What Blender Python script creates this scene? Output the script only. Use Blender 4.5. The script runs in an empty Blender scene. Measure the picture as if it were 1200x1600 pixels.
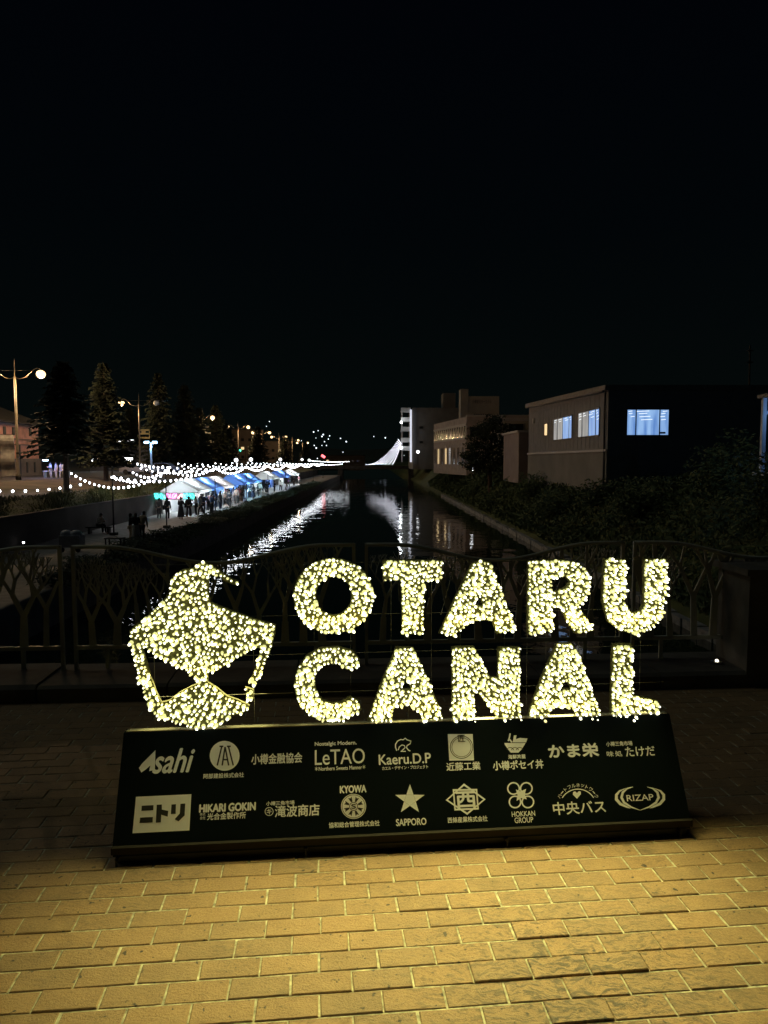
import bpy, bmesh, math, random
from mathutils import Vector, Matrix, Euler
random.seed(7)
R = math.radians
sc = bpy.context.scene
COL = sc.collection

# ---------------------------------------------------------------- camera, sky, fill light, exposure
FPX = 1111.0                                  # focal length in photo pixels (photo 1200 x 1600)
PITCH = math.atan(80 / FPX); YAW = math.atan(12 / FPX)
CAM = Vector((0, 0, 1.75))
cd = bpy.data.cameras.new('camera'); cam = bpy.data.objects.new('camera', cd); COL.objects.link(cam)
cd.sensor_width = 36; cd.lens = FPX / 1600 * 36; cd.clip_start = 0.05; cd.clip_end = 8000
cam.location = CAM; cam.rotation_euler = (math.pi / 2 - PITCH, 0, -YAW)
sc.camera = cam

w = bpy.data.worlds.new('World'); sc.world = w; w.use_nodes = True
nt = w.node_tree; bg = nt.nodes['Background']
sky = nt.nodes.new('ShaderNodeTexSky'); sky.sky_type = 'NISHITA'; sky.sun_disc = False
sky.sun_elevation = R(-6); sky.sun_rotation = R(200)
tc = nt.nodes.new('ShaderNodeTexCoord'); sx = nt.nodes.new('ShaderNodeSeparateXYZ')
rp = nt.nodes.new('ShaderNodeValToRGB')
nt.links.new(tc.outputs['Generated'], sx.inputs[0]); nt.links.new(sx.outputs['Z'], rp.inputs[0])
rp.color_ramp.elements[0].position = 0.0; rp.color_ramp.elements[0].color = (.0016, .0030, .0027, 1)
rp.color_ramp.elements[1].position = 0.62; rp.color_ramp.elements[1].color = (.0004, .0007, .0019, 1)
e = rp.color_ramp.elements.new(0.30); e.color = (.0006, .0014, .0020, 1)
ad = nt.nodes.new('ShaderNodeMixRGB'); ad.blend_type = 'ADD'; ad.inputs[0].default_value = 0.002
nt.links.new(rp.outputs[0], ad.inputs[1]); nt.links.new(sky.outputs[0], ad.inputs[2])
nt.links.new(ad.outputs[0], bg.inputs[0]); bg.inputs[1].default_value = 1.0
ld = bpy.data.lights.new('fill_sun', 'SUN'); ld.energy = 0.13; ld.angle = R(25); ld.color = (.92, 1, .86)  # added soft fill without a visible source, lifts the bank, hedges and fence
lo = bpy.data.objects.new('fill_sun', ld); COL.objects.link(lo); lo.rotation_euler = Vector((.62, -.18, -.76)).to_track_quat('-Z', 'Y').to_euler()
sc.view_settings.view_transform = 'Standard'; sc.view_settings.look = 'None'
sc.view_settings.exposure = 0; sc.view_settings.gamma = 1
sc.render.engine = 'CYCLES'; sc.cycles.use_denoising = True
sc.cycles.max_bounces = 6; sc.cycles.sample_clamp_indirect = 4.0; sc.cycles.use_light_tree = True
sc.cycles.caustics_reflective = False; sc.cycles.caustics_refractive = False

# ---------------------------------------------------------------- photo-pixel rays (for measuring places)
FW = Vector((math.sin(YAW) * math.cos(PITCH), math.cos(YAW) * math.cos(PITCH), -math.sin(PITCH)))
RT = Vector((math.cos(YAW), -math.sin(YAW), 0)); UP = RT.cross(FW)
def ray(x, y): return FW * FPX + RT * (x - 600) - UP * (y - 800)
def onz(x, y, z=0.0):
    d = ray(x, y); return CAM + d * ((z - CAM.z) / d.z)
def onY(x, y, Y):
    d = ray(x, y); return CAM + d * (Y / d.y)

# ---------------------------------------------------------------- materials
MATS = {}
def mat(name, c, rough=.7, var=.25, scale=8.0, bump=0.0, metal=0.0, detail=4, spec=.5, c2=None, stretch=None):
    if name in MATS: return MATS[name]
    m = bpy.data.materials.new(name); m.use_nodes = True; MATS[name] = m
    t = m.node_tree; p = t.nodes['Principled BSDF']
    p.inputs['Roughness'].default_value = rough; p.inputs['Metallic'].default_value = metal
    p.inputs['Specular IOR Level'].default_value = spec
    co = t.nodes.new('ShaderNodeTexCoord'); n = t.nodes.new('ShaderNodeTexNoise')
    n.inputs['Scale'].default_value = scale; n.inputs['Detail'].default_value = detail
    if stretch:
        mp = t.nodes.new('ShaderNodeMapping'); mp.inputs['Scale'].default_value = stretch
        t.links.new(co.outputs['Object'], mp.inputs[0]); t.links.new(mp.outputs[0], n.inputs['Vector'])
    else: t.links.new(co.outputs['Object'], n.inputs['Vector'])
    r = t.nodes.new('ShaderNodeValToRGB'); t.links.new(n.outputs['Fac'], r.inputs[0])
    r.color_ramp.elements[0].position = .3; r.color_ramp.elements[1].position = .7
    d = c2 or tuple(v * (1 - 2 * var) for v in c)
    r.color_ramp.elements[0].color = (*d, 1); r.color_ramp.elements[1].color = (*c, 1)
    t.links.new(r.outputs[0], p.inputs['Base Color'])
    if bump:
        b = t.nodes.new('ShaderNodeBump'); b.inputs['Strength'].default_value = bump; b.inputs['Distance'].default_value = .02
        t.links.new(n.outputs['Fac'], b.inputs['Height']); t.links.new(b.outputs[0], p.inputs['Normal'])
    return m
def emis(name, c, s, base=(.8, .8, .8)):
    if name in MATS: return MATS[name]
    m = bpy.data.materials.new(name); m.use_nodes = True; MATS[name] = m
    p = m.node_tree.nodes['Principled BSDF']; p.inputs['Base Color'].default_value = (*base, 1)
    p.inputs['Emission Color'].default_value = (*c, 1); p.inputs['Emission Strength'].default_value = s
    return m

# ---------------------------------------------------------------- mesh builder
class MB:
    def __init__(s): s.v = []; s.f = []; s.mi = []; s.m = 0; s.col = None
    def add(s, vs, fs):
        b = len(s.v); s.v += [Vector(v) for v in vs]
        for f in fs: s.f.append([b + i for i in f]); s.mi.append(s.m)
    def box(s, c, d, rot=None, taper=1.0):
        c = Vector(c); h = [x / 2 for x in d]; vs = []
        for z in (-1, 1):
            k = taper if z > 0 else 1
            for x, y in ((-1, -1), (1, -1), (1, 1), (-1, 1)):
                p = Vector((x * h[0] * k, y * h[1] * k, z * h[2]))
                if rot: p = rot @ p
                vs.append(c + p)
        s.add(vs, [(3, 2, 1, 0), (4, 5, 6, 7), (0, 1, 5, 4), (1, 2, 6, 5), (2, 3, 7, 6), (3, 0, 4, 7)])
    def bar(s, a, b, wd, dp):            # rectangular bar between two points
        a = Vector(a); b = Vector(b); q = (b - a).to_track_quat('Z', 'Y').to_matrix()
        s.box((a + b) / 2, (wd, dp, (b - a).length), q)
    def tube(s, pts, r, n=6, cap=True):
        pts = [Vector(p) for p in pts]; rs = r if isinstance(r, (list, tuple)) else [r] * len(pts)
        vs = []; N = len(pts); up = None
        for i, p in enumerate(pts):
            d = (pts[min(i + 1, N - 1)] - pts[max(i - 1, 0)]).normalized()
            if up is None: up = d.orthogonal().normalized()
            a = (up - d * up.dot(d)).normalized(); up = a; b = d.cross(a)
            for k in range(n):
                t = 2 * math.pi * k / n; vs.append(p + (a * math.cos(t) + b * math.sin(t)) * rs[i])
        fs = [(i * n + k, i * n + (k + 1) % n, (i + 1) * n + (k + 1) % n, (i + 1) * n + k) for i in range(N - 1) for k in range(n)]
        if cap: fs += [tuple(range(n))[::-1], tuple(range((N - 1) * n, N * n))]
        s.add(vs, fs)
    def lathe(s, prof, c=(0, 0, 0), n=10):
        c = Vector(c); vs = [c + Vector((r * math.cos(2 * math.pi * k / n), r * math.sin(2 * math.pi * k / n), z)) for r, z in prof for k in range(n)]
        N = len(prof)
        fs = [(i * n + k, i * n + (k + 1) % n, (i + 1) * n + (k + 1) % n, (i + 1) * n + k) for i in range(N - 1) for k in range(n)]
        fs += [tuple(range(n))[::-1], tuple(range((N - 1) * n, N * n))]
        s.add(vs, fs)
    def ball(s, c, r, n=8, m=5, sq=(1, 1, 1)):
        c = Vector(c); vs = [c + Vector((0, 0, -r * sq[2]))]
        for i in range(1, m):
            t = -math.pi / 2 + math.pi * i / m
            for k in range(n):
                a = 2 * math.pi * k / n
                vs.append(c + Vector((r * sq[0] * math.cos(t) * math.cos(a), r * sq[1] * math.cos(t) * math.sin(a), r * sq[2] * math.sin(t))))
        vs.append(c + Vector((0, 0, r * sq[2]))); L = len(vs) - 1
        fs = [(0, 1 + (k + 1) % n, 1 + k) for k in range(n)]
        for i in range(m - 2):
            for k in range(n):
                a = 1 + i * n; fs.append((a + k, a + (k + 1) % n, a + n + (k + 1) % n, a + n + k))
        a = 1 + (m - 2) * n; fs += [(a + k, a + (k + 1) % n, L) for k in range(n)]
        s.add(vs, fs)
    def quad(s, a, b, c, d): s.add([a, b, c, d], [(0, 1, 2, 3)])
    def prism(s, poly, fr, t0, t1):      # poly of (a,b); fr(a,b,t) -> point; thickness t0..t1 (triangulated by n-gon)
        n = len(poly); vs = [fr(a, b, t0) for a, b in poly] + [fr(a, b, t1) for a, b in poly]
        s.add(vs, [tuple(range(n))[::-1], tuple(range(n, 2 * n))] + [(i, (i + 1) % n, n + (i + 1) % n, n + i) for i in range(n)])
    def build(s, name, mats, parent=None, smooth=False):
        o_ = OFF.get(parent.name, Vector()) if parent else Vector()
        me = bpy.data.meshes.new(name); me.from_pydata([v - o_ for v in s.v], [], s.f)
        for m in (mats if isinstance(mats, (list, tuple)) else [mats]): me.materials.append(m)
        me.polygons.foreach_set('material_index', s.mi)
        if smooth: me.polygons.foreach_set('use_smooth', [True] * len(s.f))
        me.update(); o = bpy.data.objects.new(name, me); COL.objects.link(o)
        if parent: o.parent = parent; OFF[o.name] = o_
        return o
OFF = {}
def tag(o, label=None, cat=None, group=None, kind=None):
    if label: o['label'] = label
    if cat: o['category'] = cat
    if group: o['group'] = group
    if kind: o['kind'] = kind
    return o
def empty(name, loc, label, cat, group=None, rz=0):
    o = bpy.data.objects.new(name, None); COL.objects.link(o); o.location = loc; o.rotation_euler = (0, 0, rz)
    o.empty_display_size = .1
    OFF[o.name] = Vector(loc); return tag(o, label, cat, group)
def proto(name, label, cat, group=None):
    o = empty(name, (0, 0, 0), label, cat, group); return o
def kids(o): return [c for c in COL.objects if c.parent == o]
def copy_tree(o, loc=None, rz=None, label=None, parent=None, scale=None):
    c = o.copy(); COL.objects.link(c)
    if parent: c.parent = parent
    if loc is not None: c.location = loc
    if rz is not None: c.rotation_euler = (0, 0, rz)
    if scale is not None: c.scale = (scale,) * 3 if not isinstance(scale, tuple) else scale
    if label: c['label'] = label
    for k in list(o.children): copy_tree(k, parent=c)
    return c
def lamp(name, parent, loc, power, color, radius=.1, typ='POINT'):
    d = bpy.data.lights.new(name, typ); d.energy = power; d.color = color; d.shadow_soft_size = radius
    o = bpy.data.objects.new(name, d); COL.objects.link(o); o.parent = parent
    o.location = Vector(loc) - OFF.get(parent.name, Vector()); return o
# ================================================================ SETTING
M_con = mat('concrete', (.30, .28, .25), .85, .2, 3, .3)
M_dkcon = mat('old_concrete', (.085, .08, .072), .9, .3, 1.2, .3)
M_asph = mat('asphalt', (.06, .058, .055), .9, .25, 30, .2)
M_mortar = mat('mortar', (.66, .64, .46), .95, .35, 35, .5)
M_grass = mat('grass_ground', (.10, .115, .03), .95, .3, .55, .4, c2=(.03, .04, .012))
M_path = mat('earth_path', (.13, .10, .07), .95, .3, .5, .2)
M_quay = mat('quay_paving', (.32, .30, .27), .85, .2, 2.5, .2)
M_dark = mat('black_paint', (.012, .015, .012), .45, .1, 5)
M_iron = mat('dark_iron', (.03, .03, .03), .5, .2, 10, 0, .6)
M_steel = mat('steel', (.5, .5, .48), .35, .1, 20, 0, 1.0)

def brick_mat():
    m = bpy.data.materials.new('paving_brick'); m.use_nodes = True; t = m.node_tree; p = t.nodes['Principled BSDF']
    at = t.nodes.new('ShaderNodeAttribute'); at.attribute_name = 'tint'
    co = t.nodes.new('ShaderNodeTexCoord')
    def noise(sc_, det, rough=.55, vec=None):
        n = t.nodes.new('ShaderNodeTexNoise'); n.inputs['Scale'].default_value = sc_; n.inputs['Detail'].default_value = det
        n.inputs['Roughness'].default_value = rough; t.links.new(vec or co.outputs['Object'], n.inputs['Vector']); return n
    def ramp(src, a, b):
        r = t.nodes.new('ShaderNodeMapRange'); r.inputs[1].default_value = a; r.inputs[2].default_value = b
        t.links.new(src, r.inputs[0]); return r.outputs[0]
    def mix(fac, a, b, mode='MIX'):
        x = t.nodes.new('ShaderNodeMixRGB'); x.blend_type = mode
        if isinstance(fac, float): x.inputs[0].default_value = fac
        else: t.links.new(fac, x.inputs[0])
        for i, v in ((1, a), (2, b)):
            if isinstance(v, tuple): x.inputs[i].default_value = v
            else: t.links.new(v, x.inputs[i])
        return x.outputs[0]
    base = mix(at.outputs['Fac'], (.39, .245, .115, 1), (.30, .20, .10, 1))
    grit = noise(130, 4, .75); base = mix(ramp(grit.outputs['Fac'], .35, .75), base, mix(.7, base, (.10, .07, .04, 1)))
    blot = noise(9, 5, .6); base = mix(ramp(blot.outputs['Fac'], .45, .8), base, mix(.35, base, (.5, .33, .16, 1)))
    # scuffs and scraped dirt: warped, patchy, only in worn zones
    wz = noise(2.3, 3, .5); zn = ramp(wz.outputs['Fac'], .50, .64)
    sxy = t.nodes.new('ShaderNodeVectorMath'); sxy.operation = 'DISTANCE'; sxy.inputs[1].default_value = tuple(onz(905, 1545)); t.links.new(co.outputs['Object'], sxy.inputs[0])
    near_ = t.nodes.new('ShaderNodeMapRange'); near_.inputs[1].default_value = .85; near_.inputs[2].default_value = .15; t.links.new(sxy.outputs['Value'], near_.inputs[0])
    zs = t.nodes.new('ShaderNodeMath'); zs.operation = 'MAXIMUM'; t.links.new(near_.outputs[0], zs.inputs[0]); mz = t.nodes.new('ShaderNodeMath'); mz.operation = 'MULTIPLY'; mz.inputs[1].default_value = .55; t.links.new(zn, mz.inputs[0]); t.links.new(mz.outputs[0], zs.inputs[1]); zone = zs.outputs[0]
    warp = t.nodes.new('ShaderNodeMixRGB'); warp.blend_type = 'ADD'; warp.inputs[0].default_value = .12
    wn = noise(7, 3); t.links.new(co.outputs['Object'], warp.inputs[1]); t.links.new(wn.outputs['Color'], warp.inputs[2])
    mp = t.nodes.new('ShaderNodeMapping'); mp.inputs['Scale'].default_value = (26, 85, 20); mp.inputs['Rotation'].default_value = (0, 0, .9)
    t.links.new(warp.outputs[0], mp.inputs[0]); sn = noise(1.0, 5, .65, mp.outputs[0])
    mu = t.nodes.new('ShaderNodeMath'); mu.operation = 'MULTIPLY'; t.links.new(ramp(sn.outputs['Fac'], .47, .60), mu.inputs[0]); t.links.new(zone, mu.inputs[1])
    base = mix(mu.outputs[0], base, (.085, .066, .042, 1))
    spots = noise(34, 2, .5); base = mix(ramp(spots.outputs['Fac'], .67, .72), base, (.05, .04, .03, 1))
    t.links.new(base, p.inputs['Base Color']); p.inputs['Roughness'].default_value = .72
    b = t.nodes.new('ShaderNodeBump'); b.inputs['Strength'].default_value = .6; b.inputs['Distance'].default_value = .005
    ad = t.nodes.new('ShaderNodeMath'); ad.operation = 'ADD'; t.links.new(grit.outputs['Fac'], ad.inputs[0]); t.links.new(sn.outputs['Fac'], ad.inputs[1])
    t.links.new(ad.outputs[0], b.inputs['Height']); t.links.new(b.outputs[0], p.inputs['Normal'])
    return m
M_brick = brick_mat()

# sign base line measured on the pavement (left and right front feet)
A_ = onz(175, 1352); B_ = onz(1080, 1306); SO = (A_ + B_) / 2; LU = (B_ - A_).normalized()
SYAW = math.atan2(LU.y, LU.x); NB = Vector((-LU.y, LU.x, 0))     # NB points away from the viewer
def sl(u, n, z=0): return SO + LU * u + NB * n + Vector((0, 0, z))  # sign/pavement frame

# bridge deck under the paving
d = MB(); d.box((0, -7.0, -.45), (90, 26.4, .8)); deck = d.build('bridge_deck', M_asph); tag(deck, kind='structure')
mo = MB(); mo.quad(sl(-7, -8, -.0036), sl(7, -8, -.0036), sl(7, 2.55, -.0036), sl(-7, 2.55, -.0036)); tag(mo.build('mortar_bed', M_mortar), kind='structure')
b = MB(); tint = []; DIRT = onz(890, 1530)
rw, rl = .0995, .2047
for i in range(-76, 26):
    near = -14 <= i <= 16
    n0 = -.085 + i * rw
    off = (i % 2) * rl * .5 + .093 + random.uniform(-.006, .006)
    for k in range(-34, 34):
        u0 = off + k * rl
        if abs(u0) > 5.2 + (i % 2) * .05: continue
        g = random.uniform(.0022, .0042); h = random.gauss(0, .0009); e = .0035
        if near and random.random() < .04: h += .003
        if (sl(u0, n0) - DIRT).length < .28: h += random.choice((0, 0, .003, .005))
        x0, x1, y0, y1 = u0 - rl / 2 + g, u0 + rl / 2 - g, n0 - rw / 2 + g * .8, n0 + rw / 2 - g * .8
        j = lambda: random.uniform(-.0016, .0016)
        t1, t2 = random.gauss(0, .006), random.gauss(0, .009)
        bot = [(x0 + j(), y0 + j()), (x1 + j(), y0 + j()), (x1 + j(), y1 + j()), (x0 + j(), y1 + j())]
        cx, cy = (x0 + x1) / 2, (y0 + y1) / 2
        def zz(x, y): return h + (x - cx) * t1 + (y - cy) * t2
        vs = [sl(x, y, -.012) for x, y in bot]
        vs += [sl(x, y, zz(x, y) - .003) for x, y in bot]
        vs += [sl(x + (e if x < cx else -e), y + (e if y < cy else -e), zz(x, y)) for x, y in bot]
        b.add(vs, [(8, 9, 10, 11)] + [(a, (a + 1) % 4, 4 + (a + 1) % 4, 4 + a) for a in range(4)] + [(4 + a, 4 + (a + 1) % 4, 8 + (a + 1) % 4, 8 + a) for a in range(4)])
        tint += [random.random()] * 36
bo = b.build('brick_pavement', M_brick); tag(bo, kind='structure')
ca = bo.data.color_attributes.new('tint', 'FLOAT_COLOR', 'CORNER')
ca.data.foreach_set('color', [x for t in tint for x in (t, t, t, 1)])

# ground: one sheet whose cross-section follows the left bank; right bank; canal basin
def sheet(name, prof, ys, m, jit=0, kind='structure'):
    q = MB(); n = len(prof); vs = []
    for y in ys:
        for x, z in prof: vs.append((x + (random.uniform(-jit, jit) if 12.3 < abs(x) < 100 else 0), y, z + random.uniform(-jit, jit) * .5))
    fs = [(i * n + k, i * n + k + 1, (i + 1) * n + k + 1, (i + 1) * n + k) for i in range(len(ys) - 1) for k in range(n - 1)]
    q.add(vs, fs); return tag(q.build(name, m, smooth=True), kind=kind)
YS = [6.3] + [8 + 3 * i for i in range(80)] + [260, 300, 400, 700, 1500, 4000]
sheet('ground', [(-4000, .1), (-60, .1), (-40, .05), (-31, 0.0)], YS, M_asph)
sheet('earth_path', [(-31, -.001), (-28, -.25), (-26, -.45), (-24.5, -.55), (-22.5, -.63)], YS, M_path, .04)
sheet('grass_bank', [(-22.5, -.63), (-21.5, -.75), (-20.5, -.95), (-19.35, -1.18)], YS, M_grass, .06)
sheet('quay', [(-19.2, -2.9), (-15, -2.9), (-12.0, -2.9), (-11.8, -2.94), (-11.78, -6)], [6.3, 20, 60, 100, 160, 232], M_quay)
sheet('right_bank', [(11.3, -6), (11.35, -4.0), (12.2, -3.6), (13.4, -2.3), (14.5, -1.0), (15.6, -.1), (17.5, .25), (60, .3), (4000, .3)], YS, M_grass, .12)
sheet('canal_bed', [(-12.5, -5.6), (11.9, -5.6)], [6, 60, 120, 232], M_dkcon)
def water_mat():
    m = bpy.data.materials.new('canal_water'); m.use_nodes = True; t = m.node_tree; p = t.nodes['Principled BSDF']
    p.inputs['Base Color'].default_value = (.012, .02, .012, 1); p.inputs['Roughness'].default_value = .015; p.inputs['IOR'].default_value = 1.33
    p.inputs['Specular IOR Level'].default_value = .8
    co = t.nodes.new('ShaderNodeTexCoord'); hs = []
    for s_, st in ((.55, (1, 1, 1)), (2.2, (1, .8, 1))):
        mp = t.nodes.new('ShaderNodeMapping'); mp.inputs['Scale'].default_value = st; t.links.new(co.outputs['Object'], mp.inputs[0])
        n = t.nodes.new('ShaderNodeTexNoise'); n.inputs['Scale'].default_value = s_; n.inputs['Detail'].default_value = 2
        t.links.new(mp.outputs[0], n.inputs['Vector']); hs.append(n)
    a = t.nodes.new('ShaderNodeMath'); a.operation = 'MULTIPLY_ADD'; a.inputs[1].default_value = .22
    t.links.new(hs[1].outputs['Fac'], a.inputs[0]); t.links.new(hs[0].outputs['Fac'], a.inputs[2])
    b = t.nodes.new('ShaderNodeBump'); b.inputs['Strength'].default_value = 1.0; b.inputs['Distance'].default_value = WATER_BUMP
    t.links.new(a.outputs[0], b.inputs['Height']); t.links.new(b.outputs[0], p.inputs['Normal'])
    return m
WATER_BUMP = .028
q = MB(); q.quad((-11.9, 6, -4.25), (11.5, 6, -4.25), (11.5, 231, -4.25), (-11.9, 231, -4.25)); tag(q.build('canal_water', water_mat()), kind='structure')

# far hill
q = MB(); n = 40
for i in range(n):
    x0, x1 = -1600 + i * 90, -1600 + (i + 1) * 90
    hh = lambda x: 1.75 + 55 * math.exp(-((x + 480) / 520) ** 2) + 22 * math.exp(-((x - 700) / 600) ** 2) + 5 * math.sin(x * .013) + 3 * math.sin(x * .041)
    q.add([(x0, 1500, 0), (x1, 1500, 0), (x1, 1900, hh(x1)), (x0, 1900, hh(x0)), (x1, 2500, 0), (x0, 2500, 0)], [(0, 1, 2, 3), (3, 2, 4, 5)])
tag(q.build('far_hill', mat('hill_forest', (.04, .05, .03), .95, .3, .02)), kind='structure')
# ================================================================ THE ILLUMINATED SIGN
SIGN = empty('illuminated_sign', SO, 'big glowing boat and place-name sign on a dark sponsor board standing on the brick pavement', 'sign', rz=SYAW)
OFF[SIGN.name] = Vector()                        # its parts are written in the sign's own frame: x right, y away, z up
def to_sign(p): q = p - SO; return Vector((q.dot(LU), q.dot(NB), q.z))
PH, PD, LIP = .497, .235, .075                   # board top height, lean-back, plinth height
HW = 1.314
LN = .262                                        # plane of the letters
def on_letters(x, y):
    d = ray(x, y); t = (LN - (CAM - SO).dot(NB)) / d.dot(NB); q = to_sign(CAM + d * t); return q.x, q.z
# board plane: through (y=0.012,z=LIP) and (y=PD,z=PH)
bn = Vector((0, -(PH - LIP), (PD - .012))).normalized()  # outward (towards viewer, up)
bu = Vector((1, 0, 0)); bw = Vector((0, PD - .012, PH - LIP)).normalized(); b0 = Vector((0, .012, LIP))
def on_board(x, y):
    d = ray(x, y); dl = Vector((d.dot(LU), d.dot(NB), d.z)); c = to_sign(CAM)
    t = (b0 - c).dot(bn) / dl.dot(bn); p = c + dl * t - b0; return p.x, p.dot(bw)
def bf(a, b, t): return b0 + bu * a + bw * b + bn * t
BL = (Vector((0, PD, PH)) - b0).length

M_board = mat('board_black_green', (.0048, .0088, .0105), .6, .12, 2.0, 0, 0, 3, .06)
M_plinth = mat('plinth_brown', (.022, .019, .013), .7, .2, 6, 0, 0, 4, .2)
q = MB(); S = 1.314
pr = [(.012, LIP), (PD, PH), (PD + .05, PH), (PD + .05, .03), (.012, .03)]
vs = [Vector((-S, y, z)) for y, z in pr] + [Vector((S, y, z)) for y, z in pr]
q.add(vs, [(0, 1, 2, 3, 4), (9, 8, 7, 6, 5)] + [(i, 5 + i, 5 + (i + 1) % 5, (i + 1) % 5) for i in range(5)])
BOARD = q.build('sponsor_board', M_board, SIGN)
q = MB(); q.box((0, .004, LIP - .012), (2 * S + .004, .022, .03)); q.build('bottom_trim', M_plinth, SIGN)
q = MB(); q.box((0, .11, .028), (2 * S - .03, .19, .052)); q.build('plinth', M_dark, SIGN)
q = MB(); q.box((0, PD + .018, PH + .004), (2 * S - .02, .03, .004)); q.build('top_ledge', mat('ledge_trim', (.33, .32, .26), .3, .1, 9, 0, .3), SIGN)
for px, py in ((183, 1340), (478, 1328), (795, 1316), (1068, 1302)):
    u = to_sign(onz(px, py + 12)).x; q = MB(); q.tube([(u, -.012, .030), (u, .012, .030)], .008, 6); q.tube([(u, -.012, .0), (u, -.012, .03)], .006, 6)
    q.build('levelling_foot', M_iron, SIGN)

# --- LED shapes
M_lit = emis('led_lit', (1.0, .99, .68), 4.2, (.5, .45, .2)); M_side = emis('led_side', (.92, .95, .36), .70, (.5, .45, .2)); M_sock = mat('led_socket', (.05, .06, .03), .6)
M_dim = emis('led_dim', (1.0, .90, .40), 1.25, (.5, .45, .2)); LEDM = [M_lit, M_side, M_sock, M_dim]
def led(mb, u, z, y, sc_=1.0, n=6):
    ax = Vector((random.gauss(0, .26), -1, random.gauss(0, .24) - .10)).normalized(); a = ax.orthogonal().normalized(); bb = ax.cross(a); o = Vector((u, y, z))
    prof = [(.0035, 0), (.0060, .004), (.0104, .010), (.0098, .019), (.0066, .026), (.0058, .033), (.0028, .037)]
    vs = [o + ax * (h * sc_) + (a * math.cos(2 * math.pi * k / n) + bb * math.sin(2 * math.pi * k / n)) * (r * sc_) for r, h in prof for k in range(n)]
    b_ = len(mb.v); mb.v += vs; top_ = 3 if random.random() < .16 else 0
    for i in range(len(prof) - 1):
        for k in range(n):
            mb.f.append([b_ + i * n + k, b_ + i * n + (k + 1) % n, b_ + (i + 1) * n + (k + 1) % n, b_ + (i + 1) * n + k]); mb.mi.append(2 if i == 0 else (1 if i < 4 else top_))
    mb.f.append([b_ + (len(prof) - 1) * n + k for k in range(n)]); mb.mi.append(top_)
def inside(p, poly):
    x, y = p; c = False; j = len(poly) - 1
    for i in range(len(poly)):
        xi, yi = poly[i]; xj, yj = poly[j]
        if (yi > y) != (yj > y) and x < (xj - xi) * (y - yi) / (yj - yi) + xi: c = not c
        j = i
    return c
def ell(cx, cy, rx, ry, n=28): return [(cx + rx * math.cos(2 * math.pi * i / n), cy + ry * math.sin(2 * math.pi * i / n)) for i in range(n)]
def edge_d(p, poly):
    m = 9; P = Vector(p)
    for i in range(len(poly)):
        a = Vector(poly[i - 1]); c = Vector(poly[i]); e = c - a; t = max(0, min(1, (P - a).dot(e) / max(e.dot(e), 1e-12))); m = min(m, (a + e * t - P).length)
    return m
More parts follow.
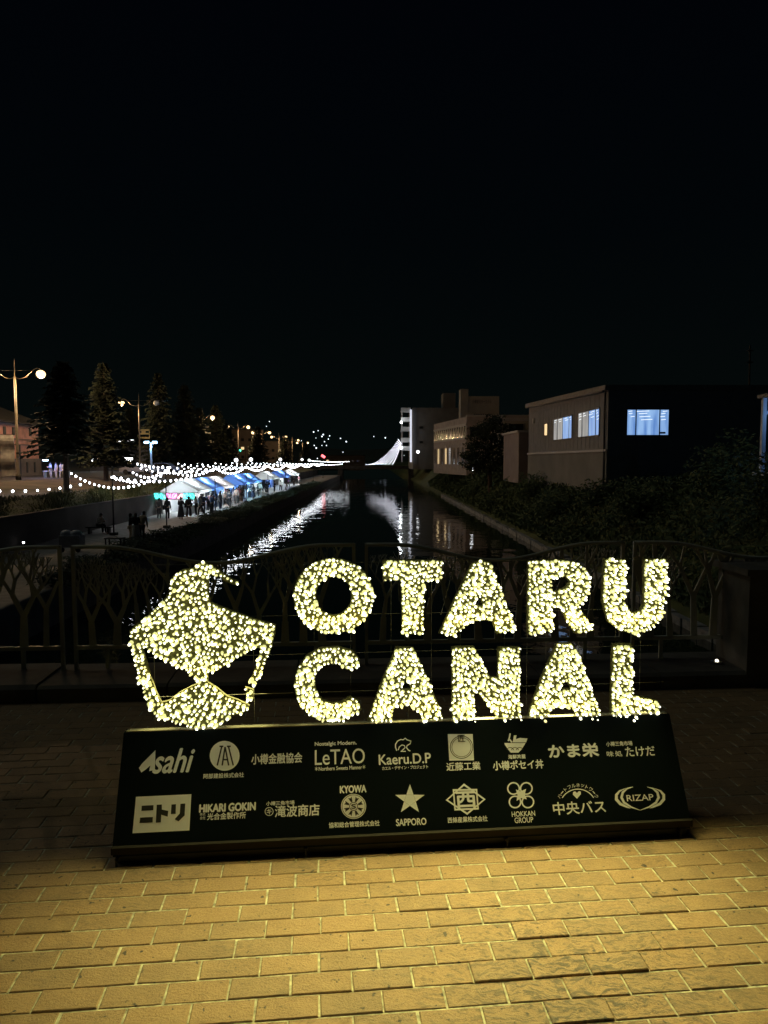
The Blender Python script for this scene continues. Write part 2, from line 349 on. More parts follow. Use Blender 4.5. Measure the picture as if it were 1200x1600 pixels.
def glyph(name, outers, holes, label=None, gap=.0154, keep=9, thin=1.0, seams=()):
    O = [[on_letters(*p) for p in pl] for pl in outers]; Hs = [[on_letters(*p) for p in pl] for pl in holes]; SM = [[on_letters(*p) for p in pl] for pl in seams]
    # backing plate: dark net board just behind the lights
    bm = bmesh.new()
    for pl in O:
        vs = [bm.verts.new((u, LN + .002, z)) for u, z in pl]; es = [bm.edges.new((vs[i - 1], vs[i])) for i in range(len(vs))]
        hs = []
        for h in Hs:
            if inside(h[0], pl):
                v2 = [bm.verts.new((u, LN + .002, z)) for u, z in h]; hs += [bm.edges.new((v2[i - 1], v2[i])) for i in range(len(v2))]
        bmesh.ops.triangle_fill(bm, use_beauty=True, edges=es + hs)
    ex = bmesh.ops.extrude_face_region(bm, geom=list(bm.faces)); bmesh.ops.translate(bm, vec=(0, .018, 0), verts=[v for v in ex['geom'] if isinstance(v, bmesh.types.BMVert)])
    bmesh.ops.recalc_face_normals(bm, faces=bm.faces)
    me = bpy.data.meshes.new(name); bm.to_mesh(me); bm.free(); me.materials.append(mat('letter_net', (.16, .16, .06), .85, .4, 60, .3)); lo_ = bpy.data.objects.new(name, me); COL.objects.link(lo_); lo_.parent = SIGN; OFF[lo_.name] = Vector()
    if label: lo_['label'] = label
    pts = []; cell = {}
    def ok(p, g):
        i, j = int(p[0] // .03), int(p[1] // .03)
        for a in (-1, 0, 1):
            for c in (-1, 0, 1):
                for r in cell.get((i + a, j + c), ()):
                    if (r[0] - p[0]) ** 2 + (r[1] - p[1]) ** 2 < g * g: return False
        return True
    def put(p): pts.append(p); cell.setdefault((int(p[0] // .03), int(p[1] // .03)), []).append(p)
    def valid(p):
        return any(inside(p, pl) for pl in O) and not any(inside(p, h) for h in Hs) and not any(inside(p, h) for h in SM)
    for pl in O + Hs:                                        # a row of lights along every edge first
        for i in range(len(pl)):
            a = Vector(pl[i - 1]); c = Vector(pl[i]); e = c - a; n = max(1, int(e.length / .006)); nn = Vector((e.y, -e.x)).normalized() if e.length > 0 else Vector((0, 0))
            for k in range(n):
                for sg in (1, -1):
                    p = a + e * (k / n) + nn * sg * .0085
                    if valid(p) and ok(p, gap * 1.02): put((p.x, p.y))
    us = [p[0] for pl in O for p in pl]; zs = [p[1] for pl in O for p in pl]
    for _ in range(12000):
        p = (random.uniform(min(us), max(us)), random.uniform(min(zs), max(zs)))
        if valid(p) and min(edge_d(p, pl) for pl in O + Hs) > .006 and ok(p, gap * random.uniform(.86, 1.05)): put(p)
    pts = [p for p in pts if random.random() < thin]
    single = sorted(pts, key=lambda p: -p[1])[::max(1, len(pts) // keep)][:keep]; rest = [p for p in pts if p not in single]
    m = MB()
    for p in rest: led(m, p[0] + random.gauss(0, .0012), p[1] + random.gauss(0, .0012), LN + random.uniform(-.006, .003), random.choice((.5, .6, .68, .75, .85, 1.0)) * random.uniform(.9, 1.08))
    lt = m.build('light_bulbs', LEDM, lo_, smooth=False); lt['kind'] = 'stuff'
    for p in single:
        m = MB(); led(m, p[0], p[1], LN - .002, random.uniform(.9, 1.1)); m.build('light_bulb', LEDM, lo_)
    # loose cable ends woven between the lights
    m = MB()
    left = list(pts); a = left.pop(0); line = [(a[0], LN, a[1])]                # one cable looping from light to light
    while left:
        c = min(left, key=lambda x: (x[0] - a[0]) ** 2 + (x[1] - a[1]) ** 2); left.remove(c)
        if (c[0] - a[0]) ** 2 + (c[1] - a[1]) ** 2 < .05 ** 2: line += [((a[0] + c[0]) / 2 + random.gauss(0, .004), LN - .004 - random.random() ** 3 * .02, (a[1] + c[1]) / 2 - .003), (c[0], LN, c[1])]; a = c
    m.tube(line, .0014, 4, False)
    m.build('cable', mat('clear_cable', (.45, .42, .22), .4), lo_)
    cu, cz = (min(us) + max(us)) / 2, (min(zs) + max(zs)) / 2
    al = lamp('letter_glow', lo_, (cu, LN - .045, cz), LED_W * len(pts), (1.0, .89, .30), .1, 'AREA'); al.data.shape = 'RECTANGLE'; al.data.spread = R(138); al.data.size = (max(us) - min(us)) * .85; al.data.size_y = (max(zs) - min(zs)) * .85
    al.rotation_euler = (R(-70), 0, 0)
    return lo_
LED_W = .0205
glyph('letter', [ell(521, 931, 63, 59)], [ell(521.5, 931, 28, 30)])
glyph('letter', [[(598, 875), (691, 875), (691, 906), (663, 907), (662, 991), (628, 991), (627, 907), (598, 906)]], [])
glyph('letter', [[(686, 990), (708, 940), (737, 880), (752, 874), (767, 878), (784, 925), (808, 984), (776, 991), (768, 968), (737, 971), (728, 978), (722, 984), (708, 993)]], [[(741, 946), (748, 929), (755, 946)]])
glyph('letter', [[(825, 876), (880, 874), (905, 880), (921, 896), (924, 912), (917, 932), (902, 943), (914, 962), (929, 986), (898, 990), (886, 972), (875, 948), (863, 951), (865, 986), (824, 990)]], [[(862, 902), (884, 901), (890, 909), (884, 918), (862, 926)]])
glyph('letter', [[(944, 872), (978, 874), (976, 940), (981, 953), (990, 957), (1000, 954), (1006, 944), (1006, 873), (1043, 873), (1040, 925), (1034, 962), (1017, 982), (994, 990), (972, 987), (950, 972), (941, 940)]], [])
glyph('letter', [[(562, 1030), (550, 1016), (527, 1010), (500, 1012), (479, 1024), (464, 1046), (459, 1071), (465, 1097), (482, 1116), (507, 1127), (540, 1124), (565, 1109), (560, 1094), (547, 1088), (534, 1096), (518, 1098), (502, 1092), (494, 1077), (492, 1060), (498, 1046), (512, 1037), (528, 1037), (542, 1047), (558, 1041)]], [])
glyph('letter', [[(619, 1011), (646, 1011), (670, 1063), (694, 1124), (661, 1127), (651, 1106), (635, 1101), (616, 1106), (611, 1127), (574, 1126), (594, 1070)]], [[(626, 1077), (634, 1060), (643, 1077)]])
glyph('letter', [[(706, 1011), (741, 1010), (766, 1058), (778, 1058), (778, 1011), (813, 1011), (812, 1129), (782, 1129), (760, 1100), (742, 1076), (741, 1130), (706, 1130)]], [])
glyph('letter', [[(870, 1006), (893, 1004), (905, 1021), (922, 1070), (940, 1124), (904, 1126), (893, 1104), (862, 1104), (854, 1127), (822, 1126), (845, 1061)]], [[(876, 1077), (884, 1060), (892, 1076)]])
glyph('letter', [[(957, 1006), (987, 1006), (990, 1086), (1010, 1090), (1027, 1094), (1027, 1122), (954, 1126)]], [], thin=.93)
glyph('boat_emblem', [
    [(311, 880), (317, 877), (333, 884), (347, 894), (360, 903), (372, 908), (368, 915), (354, 910), (341, 902), (329, 898), (326, 906), (326, 924), (328, 940), (346, 948), (371, 957), (395, 966), (431, 976), (430, 990), (424, 1014), (414, 1037), (407, 1057), (398, 1070), (392, 1060), (400, 1040), (407, 1013), (400, 1012), (370, 1027), (340, 1048), (326, 1050), (324, 1066), (340, 1076), (354, 1088), (372, 1094), (390, 1103), (387, 1110), (366, 1118), (345, 1131), (330, 1139), (309, 1139), (286, 1131), (262, 1124), (241, 1115), (230, 1098), (222, 1074), (213, 1045), (206, 1012), (202, 985), (230, 962), (252, 941), (266, 926), (265, 911), (269, 901), (286, 889), (300, 888)],
    [(383, 1074), (396, 1078), (395, 1092), (386, 1096)]],
    [[(221, 1008), (250, 1027), (290, 1047), (308, 1060), (310, 1068), (296, 1074), (281, 1082), (264, 1095), (252, 1098), (243, 1080), (232, 1046)]],
    keep=12, gap=.0158, seams=[[(323, 960), (326, 960), (325, 1047), (322, 1047)]])
# thin wire grid holding the letters
q = MB()
for y in (884, 968, 1030, 1092):
    u0, z0 = on_letters(230, y); u1, _ = on_letters(1040, y); q.tube([(u0, LN + .024, z0), (u1, LN + .024, z0)], .0011, 4)
for x in (238, 318, 395, 490, 548, 612, 640, 676, 722, 792, 828, 858, 910, 968, 1008):
    u, z1 = on_letters(x, 886 if x > 440 else 1000); q.tube([(u, LN + .028, PH - .02), (u, LN + .028, z1)], .0010, 4)
for x0, y0, x1, y1 in ((225, 1120, 205, 1146), (690, 962, 716, 870), (712, 955, 735, 872), (455, 890, 440, 960)):
    u0, z0 = on_letters(x0, y0); u1, z1 = on_letters(x1, y1); q.tube([(u0, LN + .02, z0), (u1, LN + .04, z1)], .0011, 4)
q.build('wire_grid', mat('wire_grey', (.16, .16, .14), .5, .1), SIGN)

# --- sponsor lettering: flat vinyl a millimetre proud of the board
M_vinyl = mat('cream_vinyl', (.90, .94, .98), .6, .03, 8); M_vdark = mat('black_vinyl', (.02, .022, .018), .6, .1, 8)
def to_obj(name, vs, fs, m):
    me = bpy.data.meshes.new(name); me.from_pydata(vs, [], fs); me.materials.append(m)
    o = bpy.data.objects.new(name, me); COL.objects.link(o); o.parent = BOARD; return o
def text_mesh(s, shear=0, bold=0, spacing=1.0):
    c = bpy.data.curves.new('t', 'FONT'); c.body = s; c.size = 1; c.shear = shear; c.space_character = spacing; c.resolution_u = 4
    o = bpy.data.objects.new('t', c); COL.objects.link(o); dg = bpy.context.evaluated_depsgraph_get(); me = bpy.data.meshes.new_from_object(o.evaluated_get(dg))
    vs = [(v.co.x, v.co.y) for v in me.vertices]; fs = [list(p.vertices) for p in me.polygons]
    bpy.data.objects.remove(o); bpy.data.curves.remove(c); bpy.data.meshes.remove(me); return vs, fs
class Art:                                               # collects flat shapes of one emblem
    def __init__(s): s.v = []; s.f = []; s.lay = 0.0
    def flat(s, pts, fs): b_ = len(s.v); s.v += pts; s.f += [[b_ + i for i in f] for f in fs]
    def text(s, st, x0, y0, x1, y1, shear=0, bold=0.0, spacing=1.0, ht=None):
        vs, fs = text_mesh(st, shear, 0, spacing)
        xs = [v[0] for v in vs]; ys = [v[1] for v in vs]; X0, X1, Y0, Y1 = min(xs), max(xs), min(ys), max(ys)
        ym, xm = (y0 + y1) / 2, (x0 + x1) / 2
        a0, b_m = on_board(x0, ym); a1, b_m2 = on_board(x1, ym); _, bb = on_board(xm, y1); _, bt = on_board(xm, y0); bc = (b_m + b_m2) / 2
        hh = (bt - bb)
        offs = [(0, 0)] if not bold else [(0, 0), (bold, 0), (-bold, 0), (0, bold), (0, -bold)]
        for dx, dy in offs:
            pts = [bf(a0 + (v[0] - X0) / (X1 - X0) * (a1 - a0) + dx, bc - hh / 2 + (v[1] - Y0) / (Y1 - Y0) * hh + dy, .0005 + s.lay) for v in vs]; s.lay += .00004; s.flat(pts, fs)
    def poly(s, pp, up=0.0):                              # polygon in photo pixels
        pts = [bf(*on_board(*p), .0005 + s.lay + up) for p in pp]; s.lay += .00004; s.flat(pts, [list(range(len(pts)))])
    def stroke(s, pp, wd, closed=False, w2=None):          # open line of given width (pixels)
        n = len(pp); L = []; Rr = []
        for i, p in enumerate(pp):
            a = pp[(i - 1) % n] if (closed or i) else p; c = pp[(i + 1) % n] if (closed or i < n - 1) else p
            dx, dy = c[0] - a[0], c[1] - a[1]; l = math.hypot(dx, dy) or 1; h = (wd if w2 is None else wd + (w2 - wd) * math.sin(math.pi * i / (n - 1))) / 2
            L.append((p[0] - dy / l * h, p[1] + dx / l * h)); Rr.append((p[0] + dy / l * h, p[1] - dx / l * h))
        pts = [bf(*on_board(*p), .0005 + s.lay) for p in L + Rr]; s.lay += .00004
        s.flat(pts, [[i, (i + 1) % n, n + (i + 1) % n, n + i] for i in range(n if closed else n - 1)])
    def done(s, m=None, name='emblem'):
        if not s.v: return
        o = to_obj(name, s.v, s.f, m or M_vinyl)
        return o
def arc(cx, cy, r, a0, a1, n=20, ry=None): return [(cx + r * math.cos(R(a0 + (a1 - a0) * i / n)), cy - (ry or r) * math.sin(R(a0 + (a1 - a0) * i / n))) for i in range(n + 1)]
# row 1
a = Art(); a.poly([(217, 1200), (222, 1193), (243, 1172), (242, 1203), (233, 1205), (235, 1196), (227, 1203), (221, 1207)]); a.text('sahi', 240, 1170, 303, 1207, .32, .0026); a.done(name='lettering')
a = Art(); a.poly(arc(351, 1181, 23.3, 0, 360, 36)[:-1]); a.text('阿部建設株式会社', 318, 1208, 381, 1215.5, bold=.0005); a.done()
k = Art(); k.lay = .0006
for p_ in ([(346.5, 1166.5), (339.5, 1196)], [(357, 1166.5), (364.5, 1196)], [(351.7, 1167), (347.2, 1196)], [(351.7, 1167), (357.3, 1196)], [(348.6, 1187), (355.8, 1187)], [(343, 1166.2), (349, 1166.2)], [(354.5, 1166.2), (360.5, 1166.2)]): k.stroke(p_, 2.3)
k.done(M_vdark, 'emblem_print')
a = Art(); a.text('小樽金融協会', 393, 1177, 472, 1193, bold=.0011); a.done(name='lettering')
a = Art(); a.text('Nostalgic Modern.', 492, 1158.5, 557, 1166, bold=.0008); a.text('LeTAO', 492, 1170.5, 570, 1194, bold=.0004); a.text('＊Northern Sweets Manner＊', 492, 1196.5, 571, 1203, bold=.0004); a.done(name='lettering')
a = Art(); a.text('Kaeru.D.P', 592, 1178, 673, 1193.5, bold=.0012); a.text('カエル・デザイン・プロジェクト', 597, 1196.5, 669, 1202, bold=.0003)
a.stroke([(620, 1173), (618, 1168), (618, 1163), (621, 1158), (626, 1155.5), (630, 1156), (633, 1153.5), (636, 1156), (642, 1158), (641, 1162), (636, 1165), (635, 1168), (638, 1172), (641, 1173.5)], 1.7)
a.stroke([(622, 1172), (624, 1167), (628, 1164), (632, 1165), (633, 1168), (629, 1172), (626, 1174), (634, 1174)], 1.5); a.done()
a = Art(); a.poly([(699.5, 1147), (738.5, 1147), (740.5, 1188), (702, 1188.5)]); a.text('近藤工業', 697.5, 1191, 750.5, 1203.5, bold=.0008); a.done()
k = Art(); k.lay = .0006; k.stroke(arc(721, 1167.5, 17.5, 0, 360, 40)[:-1], 1.0, True); k.stroke(arc(721, 1167.5, 15, 0, 360, 40)[:-1], .7, True); k.text('匠', 715.5, 1148.5, 726.5, 1159, bold=.0004); k.done(M_vdark, 'emblem_print')
a = Art(); a.poly([(788, 1161), (821, 1161), (820, 1163), (815, 1171), (810, 1176), (798, 1176), (793, 1170), (789, 1164)])
a.stroke([(797, 1146), (796, 1152), (794, 1158)], 2.2); a.stroke([(795, 1154), (800, 1160)], 2.5); a.poly([(803, 1149), (807, 1149), (806, 1155), (812, 1153), (824, 1154), (822, 1160), (801, 1160)])
a.text('海鮮丼屋', 794, 1179, 821, 1185.5, bold=.0006); a.text('小樽ポセイ丼', 770, 1188, 849, 1202, bold=.0011); a.done()
k = Art(); k.lay = .0006
for cx in (797, 804.5, 812): k.stroke(arc(cx, 1174, 6, 20, 160, 10), .9)
k.done(M_vdark, 'emblem_print')
a = Art(); a.text('かま栄', 857, 1162.5, 935, 1183, bold=.0026); a.done(name='lettering')
a = Art(); a.text('小樽三角市場', 947, 1158.5, 988, 1165.5, bold=.0006); a.text('味処', 948, 1173.5, 972, 1182, spacing=1.3, bold=.0004); a.text('たけだ', 977, 1166.5, 1023, 1181.5, bold=.0009); a.done(name='lettering')
# row 2
a = Art(); a.poly([(212.5, 1245), (299, 1241), (296, 1297.5), (207, 1302)]); a.done()
k = Art(); k.lay = .0006
k.poly([(221.5, 1259), (240, 1258), (239.5, 1266), (221, 1267)]); k.poly([(219, 1277.5), (239, 1276.5), (238.5, 1285), (218, 1286)])
k.poly([(245, 1257.5), (253, 1257), (253, 1265), (263, 1267), (262, 1276), (252, 1273), (251.5, 1285), (243.5, 1285.5)])
k.poly([(268, 1257), (275, 1256.5), (274.5, 1271.5), (267, 1272)]); k.poly([(282, 1256), (289.5, 1255.5), (288.5, 1274), (279, 1283.5), (273, 1280), (281, 1271)]); k.done(M_vdark, 'emblem_print')
a = Art(); a.text('HIKARI GOKIN', 312, 1255.5, 399, 1267.5, bold=.0021); a.text('光合金製作所', 324, 1269.5, 384, 1280, bold=.0006); a.text('株式', 312.5, 1270, 321, 1274.5); a.text('会社', 312.5, 1275.5, 321, 1280.5); a.done(name='lettering')
a = Art(); a.text('小樽三角市場', 416, 1251.5, 460, 1258, bold=.0004); a.text('滝波商店', 430, 1257.5, 499, 1275.5, bold=.0011); a.stroke(arc(420.5, 1268, 6.3, 0, 360, 24)[:-1], 1.0, True); a.text('キ', 416.8, 1264, 424.2, 1272.3, bold=.0004); a.done(name='lettering')
a = Art(); a.text('KYOWA', 531.5, 1227.5, 572, 1238.5, bold=.0017); a.poly(arc(552.5, 1260, 19.6, 0, 360, 32)[:-1]); a.text('協和総合管理株式会社', 514, 1283.5, 593, 1292, bold=.0006); a.done()
k = Art(); k.lay = .0007; k.stroke(arc(552.5, 1260, 18, 0, 360, 32)[:-1], .8, True)
for i in range(8):
    t = R(22.5 + 45 * i); c_, s_ = math.cos(t), math.sin(t); P = lambda r, w_: (552.5 + c_ * r - s_ * w_, 1260 + s_ * r + c_ * w_)
    k.poly([P(7.5, -1.2), P(15.5, -2.9), P(13.5, 0), P(15.5, 2.9), P(7.5, 1.2)])
k.stroke(arc(552.5, 1260, 6.3, 0, 360, 24)[:-1], 1.0, True); k.text('S', 549, 1256.5, 556, 1263.5, bold=.0008); k.done(M_vdark, 'emblem_print')
a = Art(); pp = []
for i in range(10):
    r = 24.2 if i % 2 == 0 else 9.6; t = R(90 + 36 * i); pp.append((640.5 + r * math.cos(t), 1249.5 - r * math.sin(t)))
a.poly([(640.5 + 9.4 * math.cos(R(126 + 72 * i)), 1249.5 - 9.4 * math.sin(R(126 + 72 * i))) for i in range(5)])
for i in range(5): a.poly([pp[2 * i], pp[2 * i + 1], pp[(2 * i - 1) % 10]])
a.text('SAPPORO', 619, 1279, 666, 1289.5, bold=.0011); a.done()
a = Art(); a.stroke([(725, 1226), (757, 1249), (730, 1271.5), (698, 1250)], 3.6, True); a.stroke([(708.5, 1234.5), (744.5, 1234), (747, 1263.5), (711, 1265)], 3.6, True)
a.text('西', 713, 1237, 743, 1262, bold=.0022); a.text('西條産業株式会社', 699.5, 1276, 761.5, 1284.5, bold=.0006); a.done()
a = Art()
for sx_, sy_ in ((-1, -1), (1, -1), (-1, 1), (1, 1)): a.stroke(arc(813.5 + sx_ * 10 + sy_ * 1.2, 1242.5 + sy_ * 10.5, 9, 0, 360, 24)[:-1], 2.3, True)
a.poly([(806, 1233.5), (813, 1236.5), (822, 1232.5), (820, 1241), (823, 1249), (814.5, 1247), (807, 1251.5), (808.5, 1242)])
a.text('HOKKAN', 799.5, 1267.5, 836, 1275.5, bold=.0005); a.text('GROUP', 804, 1277, 833, 1285.5, bold=.0005); a.done()
a = Art(); a.text('中央バス', 864, 1252, 946, 1271.5, bold=.0011); a.stroke(arc(903, 1262, 29, 32, 148, 16, 29), 1.5)
a.poly([(901.5, 1248), (895, 1241.5), (895.5, 1237.5), (898.5, 1236.5), (901.5, 1239), (904.5, 1236), (907.5, 1237), (907.5, 1241)])
ch = 'ハートフルネットワーク'
for i, c_ in enumerate(ch):
    t = R(152 - 124 * i / (len(ch) - 1)); cx, cy = 903 + 32.5 * math.cos(t), 1259 - 32 * math.sin(t); rot = math.pi / 2 - t
    if c_ == 'ー': a.stroke([(cx - 2.6 * math.cos(rot), cy - 2.6 * math.sin(rot)), (cx + 2.6 * math.cos(rot), cy + 2.6 * math.sin(rot))], 1.3); continue
    vs, fs = text_mesh(c_); xs = [v[0] for v in vs]; ys = [v[1] for v in vs]; mx, my = (min(xs) + max(xs)) / 2, (min(ys) + max(ys)) / 2; sc_ = 7.2
    a.flat([bf(*on_board(cx + ((v[0] - mx) * math.cos(rot) + (v[1] - my) * math.sin(rot)) * sc_, cy + ((v[0] - mx) * math.sin(rot) - (v[1] - my) * math.cos(rot)) * sc_), .0005 + a.lay) for v in vs], fs); a.lay += .00004
a.done()
a = Art(); a.text('RIZAP', 979, 1241.5, 1021, 1251, bold=.0004)
for s_ in (-1, 1):
    cx = 1000
    a.stroke([(cx + s_ * x, y) for x, y in ((11, 1229.5), (20, 1232), (27, 1238), (29, 1246), (25, 1254), (14, 1261), (0, 1266))], .7, w2=4.2)
    a.stroke([(cx + s_ * x, y) for x, y in ((22, 1231.5), (32, 1236), (37, 1242), (37, 1249), (31, 1256), (20, 1261), (15, 1263))], .5, w2=5.0)
a.done()
# ================================================================ BRIDGE FENCE AND KERB
FY = R(3.2); F0 = Vector((.0, 5.62, 0)); FU = Vector((math.cos(FY), math.sin(FY), 0)); FN = Vector((-math.sin(FY), math.cos(FY), 0))
def fl(u, n, z): return F0 + FU * u + FN * n + Vector((0, 0, z))
M_fence = mat('fence_paint', (.52, .53, .44), .55, .15, 6)
M_stone = mat('kerb_stone', (.13, .12, .10), .85, .25, 5, .4)
q = MB()
for i in range(-7, 8):
    u0 = i * .93 + .3; j = random.uniform(-.006, .006)
    q.prism([(-.42, -.01), (.16, -.01), (.16, .125 + j), (-.39, .125 + j), (-.42, .10)], lambda a, b, t: fl(t, a, b), u0 + .006, u0 + .924)
tag(q.build('stone_kerb', M_stone), kind='structure')
def branch(mb, x, z, ang, L, wd, top, lo, hi, dep):
    x2, z2 = x + math.sin(ang) * L, z + math.cos(ang) * L
    t = top(min(max(x2, lo), hi)) - .005
    stop = False
    if z2 >= t: k = (t - z) / max(z2 - z, 1e-3); x2, z2, stop = x + (x2 - x) * k, t, True
    if x2 < lo or x2 > hi: stop = True; x2 = min(max(x2, lo), hi)
    w2 = wd * (.80 if not stop else .7); dx, dz = math.cos(ang), -math.sin(ang); d = .006 + random.random() * .0025
    poly = [(x - dx * wd / 2, z - dz * wd / 2), (x + dx * wd / 2, z + dz * wd / 2), (x2 + dx * w2 / 2, z2 + dz * w2 / 2), (x2 - dx * w2 / 2, z2 - dz * w2 / 2)]
    mb.prism(poly, lambda a, b, t_: fl(a, t_, b), -d, d)
    if stop or dep > 6: return
    s = random.choice((-1, 1))
    for a in ((random.uniform(.25, .5) * s, random.uniform(-.5, -.2) * s) if random.random() < .85 else (random.uniform(-.15, .15),)):
        branch(mb, x2, z2, ang * .5 + a, L * random.uniform(.6, .85), w2 * .8, top, lo, hi, dep + 1)
PO = [-4.62, -2.40, -.13, 2.06, 4.32]
DESC = ['tree-silhouette fence panel at far left below the quay', 'tree-silhouette fence panel behind the glowing boat', 'tree-silhouette fence panel behind the middle glowing letters', 'tree-silhouette fence panel at right beside the stone pillar']
for i in range(4):
    a, c = PO[i] + .05, PO[i + 1] - .05; mid = (a + c) / 2; hw_ = (c - a) / 2
    fp = empty('fence_panel', fl(a, 0, .125), DESC[i], 'fence', 'tree-pattern fence panels along the bridge')
    top = lambda u: 1.085 - .135 * (.5 + .5 * math.cos(math.pi * max(-1, min(1, (u - mid) / (hw_ * .80)))))
    q = MB(); q.tube([fl(a + (c - a) * k / 24, 0, top(a + (c - a) * k / 24)) for k in range(25)], .017, 6); q.build('top_rail', M_fence, fp, True)
    q = MB(); q.bar(fl(a, 0, .295), fl(c, 0, .295), .03, .03); q.build('bottom_rail', M_fence, fp)
    for u in (a, c): q = MB(); q.bar(fl(u, 0, .12), fl(u, 0, top(u) + .012), .026, .026); q.build('post', M_fence, fp)
    for u in (a + .24, c - .30): q = MB(); q.bar(fl(u, 0, .125), fl(u, 0, .28), .03, .02); q.build('leg', M_fence, fp)
    q = MB(); u = a + .13
    while u < c - .08:
        wd = random.choice((.045, .055, .065, .10)); branch(q, u, .30, random.uniform(-.08, .08), random.uniform(.17, .34), wd, top, a + .02, c - .02, 0); u += random.uniform(.14, .23)
    q.build('tree_grille', M_fence, fp)
pb = onz(1147, 1046, .1); pl_ = empty('stone_pillar', pb, 'dark stone pillar with flat cap at the right end of the fence', 'pillar')
q = MB(); q.box(pb + Vector((.36, .1, .37)), (.68, .5, .80)); q.build('shaft', M_stone, pl_)
q = MB(); q.box(pb + Vector((.36, .1, .80)), (.76, .58, .05)); q.build('cap', M_stone, pl_)
M_spot = emis('marker_glow', (1, .9, .7), 6)
for px, py, lb in ((1120, 1033, 'tiny ground light on the kerb left of the stone pillar'), (1198, 1035, 'tiny ground light at the right edge by the stone pillar')):
    p = onz(px, py + 3, .127); m_ = empty('ground_light', p, lb, 'ground light', 'ground lights along the kerb')
    q = MB(); q.lathe([(.05, 0), (.05, .012), (.035, .016)], p, 8); q.build('housing', M_steel, m_); q = MB(); q.ball(p + Vector((0, 0, .018)), .013, 8, 5); q.build('lens', M_spot, m_)
p = onz(37, 858, -2.9); m_ = empty('path_light', p, 'small white path light on the quay beyond the left fence', 'path light')
q = MB(); q.lathe([(.06, 0), (.05, .28), (.07, .3)], p, 8); q.build('post', M_iron, m_); q = MB(); q.ball(p + Vector((0, 0, .35)), .06, 8, 6); q.build('lens', emis('path_glow', (.95, .95, 1), 5), m_)

# ================================================================ LEFT BANK
M_wall = mat('wall_concrete', (.075, .065, .055), .9, .3, .6, .3)
wq = MB(); wq.box((-19.2, 119, -2.1), (.3, 225.4, 1.8)); wq.box((-19.2, 119, -1.17), (.42, 225.4, .09))
tag(wq.build('retaining_wall', M_wall), 'long dark retaining wall between the quay and the grass bank', 'wall')
M_kst = mat('edge_stone', (.33, .33, .32), .8, .3, 4, .4)
q = MB(); y = 8.0
while y < 120:
    L = random.uniform(.9, 1.6); h = random.uniform(-.05, .05); q.box((11.25 + random.uniform(-.05, .05), y + L / 2, -4.13 + h), (.36, L - .05, .42)); y += L
tag(q.build('stone_edging', M_kst), 'row of pale edging stones along the right waterline', 'stone edging')

# --- street lamps
SOD = (1.0, .63, .31)
M_pole = mat('lamp_pole_paint', (.15, .13, .10), .5, .1, 3); M_globe = emis('sodium_glow', (1.0, .64, .30), 3.0); M_goff = mat('unlit_glass', (.75, .75, .72), .25, .05, 4)
def lamp_head(root, sx_, lit, power):
    arm = MB(); arm.tube([(0, 0, 9.25), (.45 * sx_, 0, 9.12), (.95 * sx_, 0, 9.25), (1.4 * sx_, 0, 9.65), (1.75 * sx_, 0, 9.98), (2.05 * sx_, 0, 10.08), (2.28 * sx_, 0, 9.98), (2.34 * sx_, 0, 9.82)], .045, 6)
    a_ = arm.build('lamp_arm', M_pole, root, True)
    h = MB(); h.lathe([(.10, 9.84), (.24, 9.74), (.26, 9.68), (.05, 9.70)], (2.34 * sx_, 0, 0), 12); hd = h.build('lamp_hood', M_pole, a_, True)
    g = MB(); g.ball((2.34 * sx_, 0, 9.52), .40, 12, 8, (1, 1, .9)); gl = g.build('lamp_globe', M_globe if lit else M_goff, a_, True)
    if lit: lamp('lamp_light', a_, (2.34 * sx_, 0, 9.2), power, SOD, .2)
def street_lamp(x, y, label, left=True, right=True, power=3800, sign=False):
    r_ = empty('street_lamp', (0, 0, 0), label, 'street lamp', 'double-arm street lamps along the road')
    q = MB(); q.lathe([(.24, 0), (.24, .5), (.15, .6), (.15, 2.2), (.12, 2.3), (.105, 9.3), (.06, 9.35), (.035, 10.9), (.0, 10.95)], (0, 0, 0), 10); q.build('pole', M_pole, r_, True)
    q = MB(); q.tube([(-1.6, 0, 9.85), (1.6, 0, 9.85)], .018, 5); q.build('tie_rod', M_pole, r_)
    lamp_head(r_, -1, left, power); lamp_head(r_, 1, right, power)
    if sign:
        q = MB()
        for z in (4.85, 5.4, 5.9): q.box((.75, -.05, z), (1.25, .05, .2))
        q.box((1.33, -.05, 5.4), (.06, .04, 1.25)); q.box((.55, -.05, 5.62), (.55, .04, .3)); q.build('road_sign', mat('sign_yellow', (.75, .58, .22), .5, .05), r_)
    r_.location = (x, y, 0); OFF[r_.name] = Vector((x, y, 0)); return r_
street_lamp(-32.5, 65, 'tall double-arm street lamp in front of the red brick building', power=7000)
street_lamp(-32, 97, 'double-arm street lamp with a yellow striped sign on its pole', True, False, sign=True)
street_lamp(-32, 130, 'street lamp between dark conifers with only its right globe lit', False, True)
street_lamp(-32, 166, 'street lamp with both globes lit right of the dark conifers')
for y_, lb in ((199, 'distant street lamp just beyond the lit pair behind the tents'), (235, 'distant street lamp above the far tents'), (272, 'farthest but one street lamp above the string lights'), (310, 'farthest street lamp at the canal bend')):
    street_lamp(-32, y_, lb, True, True, 4000)
